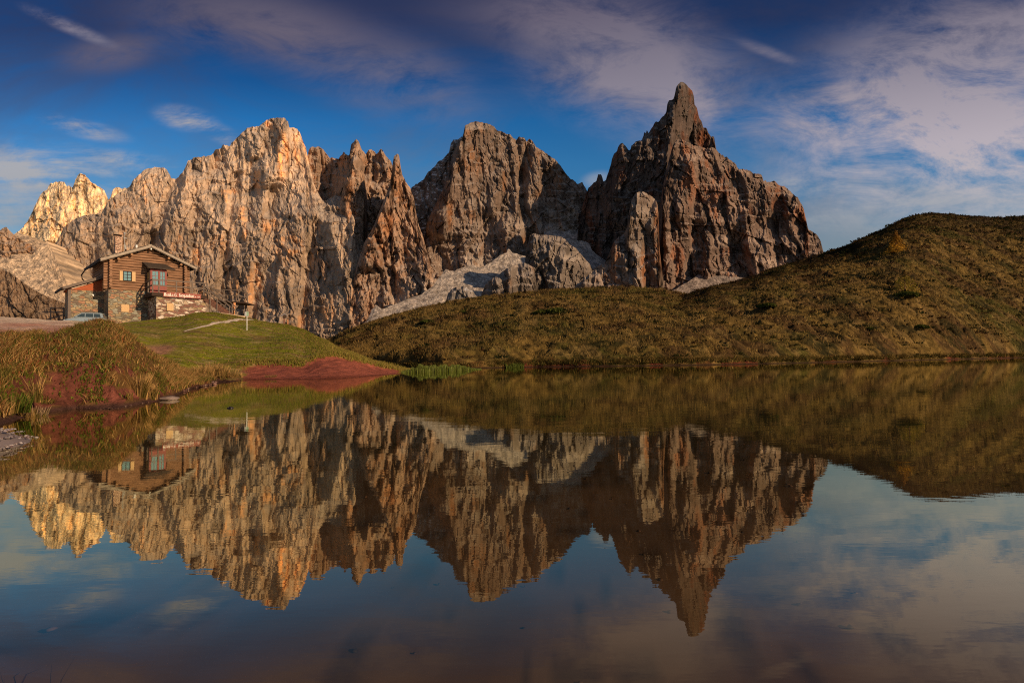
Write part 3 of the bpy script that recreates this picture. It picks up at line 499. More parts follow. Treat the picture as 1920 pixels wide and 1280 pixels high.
# ---------------------------------------------------------------- building helpers
class MB:
    """collects shapes and links them as one mesh object"""
    def __init__(s): s.v=[]; s.f=[]
    def add(s,vs,fs,M=None):
        b=len(s.v); s.v+=[tuple(M@Vector(p)) if M else tuple(p) for p in vs]; s.f+=[tuple(b+i for i in f) for f in fs]; return s
    def box(s,x0,x1,y0,y1,z0,z1,M=None):
        return s.add([(x0,y0,z0),(x1,y0,z0),(x1,y1,z0),(x0,y1,z0),(x0,y0,z1),(x1,y0,z1),(x1,y1,z1),(x0,y1,z1)],
          [(0,3,2,1),(4,5,6,7),(0,1,5,4),(1,2,6,5),(2,3,7,6),(3,0,4,7)],M)
    def bar(s,a,b,w,h=None,up=(0,0,1)):
        h=h or w; a,b=Vector(a),Vector(b); d=(b-a); L=d.length; d.normalize(); u=Vector(up)
        if abs(d.dot(u))>.95: u=Vector((0,1,0))
        x=d.cross(u).normalized(); z=x.cross(d); q=[]
        for p in (a,b):
            for i,j in ((-1,-1),(1,-1),(1,1),(-1,1)): q.append(p+x*i*w/2+z*j*h/2)
        return s.add(q,[(0,1,2,3)[::-1],(4,5,6,7),(0,1,5,4),(1,2,6,5),(2,3,7,6),(3,0,4,7)])
    def tube(s,pts,r,n=10,cap=True):
        pts=[Vector(p) for p in pts]; rs=r if isinstance(r,(list,tuple)) else [r]*len(pts); b=len(s.v); ref=None
        for i,p in enumerate(pts):
            d=(pts[min(i+1,len(pts)-1)]-pts[max(i-1,0)]).normalized(); up=Vector((0,0,1)) if abs(d.z)<.95 else Vector((0,1,0))
            x=d.cross(up).normalized(); z=x.cross(d)
            for k in range(n):
                a=2*math.pi*k/n; s.v.append(tuple(p+(x*math.cos(a)+z*math.sin(a))*rs[i]))
        for i in range(len(pts)-1):
            for k in range(n):
                A=b+i*n+k; B=b+i*n+(k+1)%n; s.f.append((A,B,B+n,A+n))
        if cap: s.f.append(tuple(b+k for k in range(n))[::-1]); s.f.append(tuple(b+(len(pts)-1)*n+k for k in range(n)))
        return s
    def prism(s,prof,y0,y1):
        """profile in x-z, pushed out along y"""
        n=len(prof); return s.add([(x,y0,z) for x,z in prof]+[(x,y1,z) for x,z in prof],[tuple(range(n)),tuple(range(2*n-1,n-1,-1))]+[(i,i+n,(i+1)%n+n,(i+1)%n) for i in range(n)])
    def build(s,name,mat,parent=None,smooth=False,bevel=0):
        me=bpy.data.meshes.new(name); me.from_pydata(s.v,[],s.f); me.update(); me.materials.append(mat)
        b=bmesh.new(); b.from_mesh(me); bmesh.ops.recalc_face_normals(b,faces=b.faces)
        if bevel: bmesh.ops.bevel(b,geom=b.edges[:],offset=bevel,segments=1,affect='EDGES')
        b.to_mesh(me); b.free()
        if smooth: me.polygons.foreach_set('use_smooth',[True]*len(me.polygons)); me.set_sharp_from_angle(angle=.7)
        o=bpy.data.objects.new(name,me); C.collection.objects.link(o)
        if parent: o.parent=parent
        return o
def empty(name,loc,rz=0,label=None,cat=None,group=None):
    o=bpy.data.objects.new(name,None); C.collection.objects.link(o); o.location=loc; o.rotation_euler=(0,0,rz); o.empty_display_size=.2
    return tag(o,label,cat,group)
def stonemat(name,cols,sc,mortar,msz=.06,sq=(1,1,1.9)):
    m,t=newmat(name); v=t.n('ShaderNodeTexCoord').outputs['Object']
    wv=t.n('ShaderNodeVectorMath',operation='ADD',i={0:v,1:t.n('ShaderNodeVectorMath',operation='SCALE',i={0:t.n('ShaderNodeTexNoise',i={0:v,'Scale':1.6}).outputs[1],'Scale':.25}).outputs[0]}).outputs[0]
    mp=t.mapping(wv,sq)
    vo=t.n('ShaderNodeTexVoronoi',i={'Vector':mp,'Scale':sc}); ve=t.n('ShaderNodeTexVoronoi',feature='DISTANCE_TO_EDGE',i={'Vector':mp,'Scale':sc})
    h=t.n('ShaderNodeSeparateColor',i={0:vo.outputs['Color']}).outputs[0]
    c=t.ramp(h,[(i/max(1,len(cols)-1),q) for i,q in enumerate(cols)],'CONSTANT')
    nn=t.noise(v,9.,5,.65); c=t.mix(1.,c,t.ramp(nn,[(.25,(.62,)*3),(.75,(1.35,)*3)]),'MULTIPLY')
    e=t.sramp(ve.outputs['Distance'],.02,msz); c=t.mix(e,(*mortar,1),c)
    bs=t.n('ShaderNodeBsdfPrincipled',i={'Base Color':c,'Roughness':.95,'Specular IOR Level':.15,'Normal':t.n('ShaderNodeBump',i={'Strength':1.,'Distance':.05,'Height':t.m('ADD',e,t.m('MULTIPLY',nn,.5))}).outputs[0]})
    finish(t,bs.outputs[0]); return m
M_stone=stonemat('grey_stone_wall',[(.30,.24,.15),(.22,.20,.15),(.36,.27,.16),(.17,.13,.10),(.29,.28,.22),(.34,.19,.12),(.25,.24,.19)],2.3,(.20,.17,.12))
M_stone2=stonemat('pale_stone_wall',[(.42,.32,.23),(.20,.10,.075),(.58,.48,.38),(.32,.24,.14),(.60,.52,.44),(.24,.13,.10),(.40,.33,.22)],1.9,(.26,.20,.15),.07,(1,1,2.2))
def woodmat(name,c,am=.3,st=(.6,.6,9),sc=3,bump=.01,rough=.8): return pmat(name,c,rough,nsc=sc,nam=am,stretch=st,bump=bump,spec=.2)
M_log=woodmat('weathered_log',(.24,.135,.08),.75,(.35,.35,3.6),2.4,.05); M_logend=woodmat('log_end',(.30,.17,.09),.5,(6,6,6),2)
M_dark=woodmat('dark_beam',(.045,.028,.02)); M_red=woodmat('red_board',(.34,.095,.04),.25,(.6,.6,12)); M_redp=pmat('red_paint',(.20,.032,.022),.5,nsc=5,nam=.15)
M_shut=woodmat('pale_shutter_wood',(.56,.38,.20),.15,(10,10,.6)); M_rail=woodmat('grey_rail_wood',(.15,.12,.10),.3); M_shing=stonemat('shingle_roof',[(.20,.17,.14),(.30,.27,.22),(.14,.12,.10),(.24,.20,.16),(.34,.31,.26)],3.2,(.06,.05,.04),.1,(1,.6,1))
M_fas=woodmat('grey_fascia_wood',(.33,.28,.23),.4)
M_bark=woodmat('dark_shingle',(.055,.042,.033),.4,(3,3,3)); M_step=woodmat('brown_step',(.17,.085,.06),.3); M_orange=woodmat('orange_post_wood',(.55,.26,.12),.2); M_pale=woodmat('pale_timber',(.58,.44,.28),.2)
M_glass,t=newmat('window_glass'); finish(t,t.n('ShaderNodeBsdfPrincipled',i={'Base Color':(.05,.07,.08,1),'Roughness':.06,'Specular IOR Level':.9}).outputs[0])
M_curt=pmat('curtain_cloth',(.50,.56,.50),.8); M_metal=pmat('zinc',(.45,.45,.45),.4,.8); M_white=pmat('white_enamel',(.8,.8,.78),.4); M_black=pmat('black_rubber',(.02,.02,.02),.6)
M_brick=stonemat('chimney_stone',[(.56,.36,.26),(.48,.30,.22),(.62,.44,.33),(.42,.28,.20)],4.,(.18,.13,.10),.08)
# ---------------------------------------------------------------- the hut
HZ=4.62
hut=empty('mountain_hut',(-41.2,58,HZ),math.pi/4,'log and stone mountain hut with red sign and railed terrace above the lawn','mountain hut')
EW,AP,HD=6.95,8.55,8.6      # eave height, apex height, depth
def rz_(x): return EW+(AP-EW)*(1-abs(x-3.6)/3.6) if 0<=x<=7.2 else EW-(AP-EW)/3.6*(max(-x,x-7.2))
b=MB(); b.box(0,7.1,0,HD,-1.,3.72); b.build('stone_wall',M_stone,hut)
lw=MB(); le=MB(); zz=3.86; k=0
while zz<8.4:
    if zz<6.75: x0,x1=-.42,7.5
    else:
        hw=3.6*(AP-.12-zz)/(AP-EW); x0,x1=3.6-hw,3.6+hw
    r=.145+.012*math.sin(k*2.1)
    if x1-x0>.5:
        lw.tube([(x0+.0,.12,zz),((x0+x1)/2,.12+.02*math.sin(k),zz),(x1,.12,zz)],[r,r*.96,r],10)
    if zz<6.9:
        for xx in (.12,6.98): lw.tube([(xx,-.42,zz+.14),(xx,HD+.3,zz+.14)],[r,r*.95],10)
    k+=1; zz+=.275
lw.box(.1,7.,.13,.3,3.7,6.8); lw.prism([(.2,6.7),(6.9,6.7),(3.6,8.3)],.14,.3)
lw.build('log_wall',M_log,hut,True)
for nm,sx in (('a',-1),('b',1)):
    b=MB(); s_=(AP-EW)/3.6; xe=-.8 if sx<0 else 8.0; ze=EW-.8*s_; 
    n_=14
    # courses of shingles, each a little above the next
    for i in range(n_):
        f0,f1=i/n_,(i+1.06)/n_; xa=3.6+(xe-3.6)*f0; xb=3.6+(xe-3.6)*min(f1,1.); za=AP+.16-(abs(xa-3.6))*s_; zb=AP+.16-(abs(xb-3.6))*s_
        b.add([(xa,-.72,za),(xb,-.72,zb+.05),(xb,HD+.5,zb+.05),(xa,HD+.5,za),(xa,-.72,za-.10),(xb,-.72,zb-.05),(xb,HD+.5,zb-.05),(xa,HD+.5,za-.10)],[(0,1,2,3),(4,7,6,5),(0,4,5,1),(1,5,6,2),(2,6,7,3),(3,7,4,0)])
    rf=b.build('roof',M_shing,hut)
    b=MB(); b.bar((3.6,-.76,AP-.02),(xe,-.76,ze-.02),.05,.2); b.bar((3.6,-.66,AP-.12),(xe,-.66,ze-.12),.06,.12); b.build('fascia',M_fas,rf)
    b=MB(); b.bar((3.6,.3,AP-.05),(xe,.3,ze-.05),1.9,.05); b.bar((xe-.05*sx,-.6,ze),(xe-.05*sx,HD+.4,ze),.06,.14); b.build('soffit',M_dark,rf)
for x,z in ((3.6,AP-.32),(1.9,7.45),(.75,6.85),(5.3,7.45),(6.5,6.88)): MB().tube([(x,-.6,z),(x,.3,z)],.12,10).build('purlin',M_logend,hut,True)
# upper window with two shutters
def window(u0,u1,z0,z1,y,fm,nx=2,nz=3,side=None):
    w_=MB(); t_=.05
    for a,bb in ((u0-t_,u0),(u1,u1+t_)): w_.box(a,bb,y-.06,y+.05,z0-t_,z1+t_)
    w_.box(u0,u1,y-.06,y+.05,z0-t_,z0); w_.box(u0,u1,y-.06,y+.05,z1,z1+t_)
    for i in range(1,nx): x=u0+(u1-u0)*i/nx; w_.box(x-.02,x+.02,y-.045,y+.02,z0,z1)
    for i in range(1,nz): z=z0+(z1-z0)*i/nz; w_.box(u0,u1,y-.035,y+.01,z-.015,z+.015)
    f=w_.build('window',fm,hut); p=MB(); p.box(u0,u1,y,y+.01,z0,z1).build('pane',M_glass,f)
    p=MB(); p.box(u0,u1,y+.03,y+.04,z0,z1).build('curtain',M_curt,f); return f
M_glass2,t=newmat('clear_glass'); g1=t.n('ShaderNodeBsdfGlossy',i={'Color':(1,1,1,1),'Roughness':.03}); g2=t.n('ShaderNodeBsdfTransparent',i={'Color':(.75,.85,.85,1)}); mx=t.n('ShaderNodeMixShader',i={0:.10}); t.t.links.new(g2.outputs[0],mx.inputs[1]); t.t.links.new(g1.outputs[0],mx.inputs[2]); finish(t,mx.outputs[0])
M_glass=M_glass2
f=window(1.28,1.94,4.76,5.66,-.08,M_dark)
for a,bb in ((.93,1.21),(2.01,2.33)): MB().box(a,bb,-.11,-.07,4.70,5.70).build('shutter',M_shut,f)
def board(u0,u1,z0,z1,y):
    pr=[]; n=5
    for i in range(n+1): pr.append((u0+(.035 if i%2 else 0),z0+(z1-z0)*i/n))
    for i in range(n,-1,-1): pr.append((u1-(.035 if i%2 else 0),z0+(z1-z0)*i/n))
    MB().prism(pr,y-.05,y).build('closed_shutter',M_shut,hut)
board(1.09,1.81,1.46,2.22,-.005); board(4.42,5.06,1.52,2.32,-3.355)
# bay with red door and canopy
b=MB(); b.box(3.36,4.98,-1.,-.0,3.32,6.08); bay=b.build('bay',M_dark,hut)
b=MB(); 
for x in (3.55,4.28,4.90): b.box(x-.09,x+.09,-1.07,-1.003,3.4,6.05)
b.box(3.65,4.2,-1.06,-1.003,3.4,4.25); b.box(4.36,4.82,-1.06,-1.003,3.4,4.25); b.box(3.46,4.98,-1.075,-1.01,5.85,6.06); b.box(3.65,4.82,-1.055,-1.004,4.22,4.32)
b.build('door_frame',M_redp,bay)
for a,bb in ((3.66,4.17),(4.39,4.80)):
    b=MB(); b.box(a,bb,-1.03,-1.02,4.34,5.82); pn_=b.build('pane',M_glass,bay)
    MB().box(a,bb,-1.012,-1.006,4.34,5.82).build('curtain',M_curt,bay)
    b=MB(); m=(a+bb)/2; b.box(m-.018,m+.018,-1.045,-1.031,4.34,5.82)
    for z in (4.83,5.33): b.box(a,m-.018,-1.044,-1.031,z-.015,z+.015); b.box(m+.018,bb,-1.044,-1.031,z-.015,z+.015)
    b.build('glazing_bar',M_redp,bay)
b=MB(); b.box(3.345,3.355,-.82,-.3,4.3,5.7).build('side_pane',pmat('sky_reflection_pane',(.62,.46,.18),.15),bay)  # yellow sky reflection painted as the pane's own colour
b=MB(); b.box(3.325,3.344,-.58,-.54,4.3,5.7); b.box(3.325,3.344,-.82,-.3,4.97,5.01); b.build('side_glazing_bar',M_dark,bay)
b=MB(); b.add([(2.95,-.02,6.86),(5.02,-.02,6.86),(5.7,-1.5,6.16),(3.12,-1.5,6.16),(2.95,-.02,6.74),(5.02,-.02,6.74),(5.7,-1.5,6.06),(3.12,-1.5,6.06)],[(0,1,2,3),(4,7,6,5),(0,4,5,1),(1,5,6,2),(2,6,7,3),(3,7,4,0)])
b.build('canopy',M_bark,hut)
# stone annex, terrace, sign
MB().box(3.5,8.15,-3.3,-.003,-1.,2.95).build('annex_wall',M_stone2,hut)
b=MB(); b.box(3.05,8.35,-3.52,-.2,2.97,3.32); dk=b.build('terrace',M_dark,hut)
sg=MB(); sg.box(4.05,7.6,-3.60,-3.53,2.93,3.42); sgn=sg.build('sign_board',pmat('sign_red',(.24,.04,.024),.5,nsc=4,nam=.15),hut)
GL={'B':[[(.1,0),(.1,1)],[(.1,1),(.6,.9),(.55,.6),(.15,.52)],[(.15,.52),(.7,.42),(.62,.05),(.0,0)],[(.3,.1),(.3,.9)]],'a':[[(.1,.6),(.5,.66),(.5,.1),(.62,0)],[(.5,.38),(.12,.3),(.12,.08),(.5,.02)]],
 'i':[[(.08,.62),(.2,.6),(.2,.05),(.34,.0)],[(.15,.84),(.27,.84)]],'t':[[(.2,.95),(.2,.05),(.42,0)],[(.02,.64),(.42,.64)]],'G':[[(.65,.9),(.25,1),(.08,.6),(.12,.12),(.45,0),(.7,.12),(.7,.45),(.4,.45)]],'S':[[(.6,.95),(.15,.9),(.12,.6),(.6,.42),(.58,.05),(.05,.02)],[(.3,.12),(.3,.9)]],
 'e':[[(.12,.32),(.5,.42),(.45,.64),(.15,.6),(.1,.1),(.48,.02)]],'g':[[(.5,.64),(.12,.6),(.12,.12),(.5,.05)],[(.5,.64),(.5,-.2),(.1,-.28)]],'n':[[(.08,.62),(.14,.55),(.14,0)],[(.14,.5),(.42,.66),(.48,.55),(.48,0)]],'m':[[(.1,.6),(.1,0)],[(.1,.5),(.32,.64),(.36,0)],[(.36,.5),(.58,.64),(.62,0)]],
 '2':[[(.08,.8),(.3,1),(.5,.8),(.08,0),(.55,0)]],'0':[[(.3,1),(.08,.7),(.08,.3),(.3,0),(.52,.3),(.52,.7),(.3,1)]],'.':[[(.1,.02),(.18,.02)]]}
def write(txt,x,z,h,y,w=1.,nib=.19):
    b=MB()
    for ch in txt:
        if ch==' ': x+=h*.38*w; continue
        for st in GL[ch]:
            for p,q in zip(st,st[1:]):
                n=Vector((nib*.8*h,0,nib*.35*h)); a=Vector((x+p[0]*h*w,y,z+p[1]*h)); c_=Vector((x+q[0]*h*w,y,z+q[1]*h)); o=Vector((0,-.012,0))
                e=(c_-a).normalized()*nib*h*.25; a=a-e; c_=c_+e
                vs=[a-n/2,a+n/2,c_+n/2,c_-n/2]
                b.add([tuple(v_) for v_ in vs]+[tuple(v_+o) for v_ in vs],[(0,1,2,3),(7,6,5,4),(0,1,5,4),(1,2,6,5),(2,3,7,6),(3,0,4,7)])
        x+=h*w*{'B':.85,'G':.85,'S':.8,'m':.78,'i':.42,'t':.52,'.':.35}.get(ch,.68)
    return b,x
M_let=pmat('white_lettering',(.82,.80,.72),.6)
b,xe=write('Baita G. Segantini',4.14,3.02,.33,-3.603,.80); b.build('lettering',M_let,sgn)
b,xe=write('m. 2200',xe+.08,3.05,.13,-3.603,.85); b.build('height_lettering',M_let,sgn)
# railing
def rail(path,posts,parent,H=1.38,zb=3.3):
    b=MB()
    for p in posts: b.bar((p[0],p[1],zb-.25),(p[0],p[1],zb+H),.10)
    for h in (H-.03,H*.56):
        for p,q in zip(path,path[1:]): b.bar((p[0],p[1],zb+h),(q[0],q[1],zb+h),.09,.11)
    return b.build('railing',M_rail,parent)
rail([(3.15,-.35),(3.15,-3.42),(8.28,-3.42)],[(3.15,-1.6),(3.15,-3.42),(3.7,-3.42),(5.3,-3.42),(6.8,-3.42),(8.28,-3.42)],dk)
rail([(8.28,-2.2),(8.28,-.4)],[(8.28,-2.2),(8.28,-.4)],dk)
# landing to the right, its prop and rail (local frame)
iw=hut_inv=None
def loc(x,y): dx,dy=x+41.2,y-58; return ((dx+dy)*.70711,(dy-dx)*.70711)
A1,A2,A3,A4=loc(-33.2,62.9),loc(-29.6,63.1),loc(-29.9,66.),loc(-34.,66.)
b=MB(); q=[A1,A2,A3,A4]; b.add([(x,y,2.86-.25*(i in(1,2))) for i,(x,y) in enumerate(q)]+[(x,y,3.02-.25*(i in(1,2))) for i,(x,y) in enumerate(q)],[(0,3,2,1),(4,5,6,7),(0,1,5,4),(1,2,6,5),(2,3,7,6),(3,0,4,7)]); ld=b.build('landing',M_dark,hut)
b=MB(); R1,R2=loc(-33.,63.),loc(-30.4,63.2); R3=loc(-30.6,65.8)
for p in (R1,R2,R3): b.bar((*p,2.75),(*p,4.15),.08)
for h in (4.1,3.5): b.bar((*R1,h+.1),(*R2,h),.07); b.bar((*R2,h),(*R3,h),.07); b.bar((*R1,h+.1),(*loc(-33.3,65.9),h+.1),.07)
b.build('landing_railing',M_rail,ld)
b=MB(); b.bar((*loc(-30.75,62.95),-.2),(*loc(-30.75,62.95),2.7),.22); b.build('post',M_orange,hut)
for x,y in ((-30.6,65.5),(-33.4,65.6)): MB().bar((*loc(x,y),-.5),(*loc(x,y),2.7),.16).build('post',M_rail,hut)
# stair descending to the right (towards world +x)
sx0,sx1,sy0,sy1,sz0,sz1=-33.3,-30.45,61.3,62.5,3.2,1.1
b=MB(); n_=11
for i in range(n_):
    f=i/n_; x=sx0+(sx1-sx0)*f; z=sz0+(sz1-sz0)*(i+1)/n_
    c4=[loc(x,sy0),loc(x+.30,sy0),loc(x+.30,sy1),loc(x,sy1)]; b.add([(p[0],p[1],z-.19) for p in c4]+[(p[0],p[1],z) for p in c4],[(0,3,2,1),(4,5,6,7),(0,1,5,4),(1,2,6,5),(2,3,7,6),(3,0,4,7)])
st=b.build('stair',M_step,hut)
b=MB()
for yy_ in (sy0-.05,sy1+.05): b.bar((*loc(sx0,yy_),sz0-.12),(*loc(sx1+.1,yy_),sz1-.12),.06,.34)
p4=[loc(sx0+.1,sy0+.03),loc(sx1,sy0+.03),loc(sx0+.1,sy0+.03)]; b.build('stringer',M_step,st)
b=MB()
for yy_ in (sy0-.06,sy1+.1):
    for h in (1.3,.75): b.bar((*loc(sx0,yy_),sz0+h),(*loc(sx1+.1,yy_),sz1+h*.8),.07,.09)
    b.bar((*loc(sx1,yy_),sz1-.8),(*loc(sx1,yy_),sz1+1.0),.08)
for x in (-32.5,-31.75): b.bar((*loc(x,sy0-.12),-.2),(*loc(x,sy0-.12),3.6-(x+32.5)*.75),.09)
b.build('stair_railing',M_rail,st)
# lean-to on the left
b=MB(); b.box(-2.75,-.003,2.5,6.3,-1.,3.72); lt=b.build('lean_to_wall',M_stone,hut)
b=MB(); b.prism([(-2.72,3.72),(-.01,3.72),(-.01,5.0)],2.46,2.6); b.prism([(-2.9,3.9),(-2.7,3.9),(-2.7,3.7),(-2.9,3.7)],2.4,6.3); b.build('gable_boarding',M_red,lt)
b=MB(); b.box(-.16,-.02,2.42,2.459,3.72,4.85); b.build('corner_board',M_orange,lt)
b=MB(); b.box(-3.0,-2.76,2.3,2.75,-1.,3.75); b.build('door_post',M_rail,lt)
b=MB(); b.prism([(.0,5.25),(-3.45,3.78),(-3.45,3.90),(.0,5.40)],1.85,6.9); 
lr=b.build('lean_to_roof',M_shing,hut)
b=MB(); b.bar((.0,1.80,5.22),(-3.45,1.80,3.76),.07,.26); b.build('fascia',M_rail,lr)
b=MB(); b.bar((-3.5,1.8,3.74),(-3.5,6.95,3.74),.12,.22); b.bar((-2.2,4.,4.46),(-2.2,6.,4.46),.5,.05); b.build('gutter_board',M_dark,lr)
MB().tube([(-.9,2.44,3.25),(-.9,2.30,3.25)],.09,10).build('wall_lamp',M_white,lt)
# chimney, mast, vent, gutter pipe
b=MB(); b.box(1.22,1.80,3.75,4.3,6.3,10.0); ch=b.build('chimney',M_brick,hut)
b=MB(); b.box(1.14,1.88,3.67,4.38,10.12,10.17); 
for x in (1.27,1.75):
    for y in (3.8,4.25): b.box(x-.03,x+.03,y-.03,y+.03,10.0,10.12)
b.build('chimney_cap',M_dark,ch)
b=MB(); b.tube([(2.1,4.,7.7),(2.1,4.,10.5)],.03,8); b.tube([(2.1,4,10.35),(2.1,4,10.55)],.1,10); b.box(2.02,2.3,3.96,4.04,9.85,9.95); b.bar((2.1,4,9.2),(2.25,4,8.7),.14,.05); b.build('antenna_mast',pmat('grey_mast',(.30,.30,.29),.6),hut)
b=MB(); b.tube([(2.75,1.6,8.),(2.75,1.6,8.62)],.06,10); b.tube([(2.75,1.6,8.60),(2.75,1.6,8.86)],.10,12); b.build('roof_vent',M_white,hut)
b=MB(); b.tube([(-.78,HD+.2,6.5),(-1.0,HD+.25,6.1),(-.95,HD+.2,5.6),(-.4,HD+.2,5.1)],.07,8); b.build('gutter_pipe',M_dark,hut)
MB().tube([(3.6,-.70,AP-.42),(3.6,-.70,AP-.26)],.07,10).build('gable_lamp',M_white,hut)
# ---------------------------------------------------------------- step log, fence, sign post, shrine
gz=lambda x,y: ground_z(x,y)
gx_,gy_=-30.,61.2
b=MB(); b.bar((-31.2,61.0,gz(-31.2,61.)+.10),(-28.7,61.1,gz(-28.7,61.1)+.08),.24,.2); tag(b.build('timber_beam',M_pale,bevel=.02),'pale squared timber beam lying on the ground at the foot of the hut steps','beam')
fp=P(95,604,61.5); fr_=empty('fence',(fp[0],fp[1],fp[2]-.1),math.radians(20),'weathered wooden rail fence with slanting rails left of the hut','fence')
for x in (0,1.15,2.3): MB().bar((x,0,-.4),(x,0,1.75),.10).build('post',M_rail,fr_)
for z0,z1,xa,xb in ((1.62,1.62,0,2.4),(1.2,1.2,-.7,2.4),(.35,1.35,-.4,2.4),(-.1,1.0,0,2.4)): MB().bar((xa,-.07,z0),(xb,-.07,z1),.06,.11).build('rail',M_rail,fr_)
D_=47.; a_,e_=raydir(463,629); sp=np.array([a_*D_,D_,0]); sz=gz(sp[0],sp[1])
sp_=empty('path_sign',(sp[0],sp[1],sz-.05),math.radians(-15),'small pale green sign plate on a thin white pole beside the footpath','sign')
H_=float(P(463,584,D_)[2]-sz); MB().tube([(0,0,0),(0,0,H_)],.028,8).build('pole',M_white,sp_,True)
MB().box(-.17,.19,-.035,-.029,H_-.32,H_+.03).build('plate',pmat('pale_green_plate',(.50,.72,.52),.5),sp_); MB().box(-.19,-.02,-.042,-.036,H_-.32,H_+.03).build('plate_edge',M_white,sp_)
D_=64.; a_,e_=raydir(533,607); sx_,sy_=float(a_*D_),D_; sz=gz(sx_,sy_); H_=float(P(533,589.5,D_)[2]-sz)
sh=empty('wayside_shrine',(sx_,sy_,sz-.1),math.radians(25),'small wooden wayside shrine post with pitched roof on the grassy knoll','shrine')
MB().box(-.09,.09,-.09,.09,0,H_-.2).build('post',M_step,sh); b=MB(); b.box(-.17,.17,-.14,.14,H_-.32,H_-.02); b.build('cabinet',M_dark,sh)
b=MB(); b.prism([(-.34,H_-.12),(0,H_+.12),(.34,H_-.12),(.34,H_-.06),(0,H_+.19),(-.34,H_-.06)],-.25,.25); b.build('roof',pmat('slate',(.22,.21,.24),.6),sh)
sx2,sy2=sx_+.36,sy_+.1; tag(MB().box(sx2-.05,sx2+.05,sy2-.05,sy2+.05,sz-.1,sz+.55).build('marker_post',M_orange),'short orange-brown wooden post just right of the wayside shrine','post')
# ---------------------------------------------------------------- parked car
cxp=P(161,600,56.5); cz=float(P(161,586,56.5)[2])-1.62*.85
car=empty('parked_car',(cxp[0],cxp[1],cz),math.radians(203),'light silver-blue hatchback with roof rails parked below the hut wall behind the bank','car')
car.scale=(.85,.85,.85)
M_car=pmat('car_paint',(.30,.37,.40),.25,.3,spec=.6); M_cg,t=newmat('car_glass'); finish(t,t.n('ShaderNodeBsdfPrincipled',i={'Base Color':(.03,.05,.06,1),'Roughness':.04,'Specular IOR Level':.9}).outputs[0])
def loft(secs,caps=True):
    b=MB(); n=len(secs[0]); 
    for s_ in secs: b.v+=[tuple(p) for p in s_]
    for i in range(len(secs)-1):
        for k in range(n): b.f.append((i*n+k,i*n+(k+1)%n,(i+1)*n+(k+1)%n,(i+1)*n+k))
    b.f.append(tuple(range(n))[::-1]); b.f.append(tuple((len(secs)-1)*n+k for k in range(n))); return b
secs=[]
for x,zl,zt,w in ((-2.0,.45,.72,.66),(-1.93,.32,.95,.76),(-1.5,.28,1.0,.82),(-.9,.28,1.02,.84),(0,.28,1.0,.85),(.85,.28,.98,.84),(1.45,.28,.88,.81),(1.85,.32,.74,.72),(1.98,.42,.62,.6)):
    secs.append([(x,-w*.9,zl),(x,-w,zl+.12),(x,-w,zt-.16),(x,-w*.93,zt),(x,w*.93,zt),(x,w,zt-.16),(x,w,zl+.12),(x,w*.9,zl)])
bd=loft(secs).build('body',M_car,car,True)
b=MB(); 
cab=[]
for x0,x1,z,w in ((-1.9,1.0,.99,.78),(-1.72,.35,1.50,.64),(-1.6,.2,1.56,.6)): cab.append([(x0,-w,z),(x1,-w,z),(x1,w,z),(x0,w,z)])
loft(cab).build('cabin',M_car,car,False)
for s_ in (-1,1):
    b=MB(); 
    for q in ([(-1.62,1.05),(-1.5,1.44),(-.95,1.46),(-.95,1.05)],[(-.87,1.05),(-.87,1.46),(-.15,1.46),(-.15,1.05)],[(-.07,1.05),(-.07,1.46),(.26,1.44),(.80,1.05)]):
        def wd(z): return .78-(z-.99)*(.14/.51)+.008
        vs=[(x,s_*wd(z),z) for x,z in q]; b.add(vs+[(x,y-s_*.02,z) for x,y,z in vs],[(0,1,2,3),(7,6,5,4),(0,1,5,4),(1,2,6,5),(2,3,7,6),(3,0,4,7)])
    b.build('side_window',M_cg,car)
    b=MB(); b.bar((-1.5,s_*.52,1.62),(.05,s_*.52,1.62),.05,.04); b.box(-1.45,-1.38,s_*.52-.03,s_*.52+.03,1.55,1.62); b.box(-.1,-.03,s_*.52-.03,s_*.52+.03,1.55,1.62); b.build('roof_rail',M_black,car)
    b=MB(); b.box(.62,.78,s_*.86-.08,s_*.86+.08,1.02,1.16); b.build('wing_mirror',M_car,car)
    b=MB(); b.box(1.80,1.93,s_*.5-.14,s_*.5+.14,.62,.76); b.build('headlight',M_white,car)
    for x in (-1.25,1.25):
        wl=MB().tube([(x,s_*.68,.3),(x,s_*.88,.3)],.31,20).build('wheel',M_black,car,True); MB().tube([(x,s_*.86,.3),(x,s_*.89,.3)],.19,14).build('rim',M_metal,wl,True)
b=MB(); b.add([(.98,-.70,1.04),(.98,.70,1.04),(.40,.60,1.47),(.40,-.60,1.47),(1.0,-.70,1.05),(1.0,.70,1.05),(.42,.60,1.48),(.42,-.60,1.48)],[(0,3,2,1),(4,5,6,7),(0,1,5,4),(1,2,6,5),(2,3,7,6),(3,0,4,7)]); b.build('windscreen',M_cg,car)
b=MB(); b.add([(-1.90,-.66,1.08),(-1.90,.66,1.08),(-1.76,.58,1.42),(-1.76,-.58,1.42),(-1.93,-.66,1.08),(-1.93,.66,1.08),(-1.79,.58,1.42),(-1.79,-.58,1.42)],[(0,3,2,1),(4,5,6,7),(0,1,5,4),(1,2,6,5),(2,3,7,6),(3,0,4,7)]); b.build('rear_window',M_cg,car)
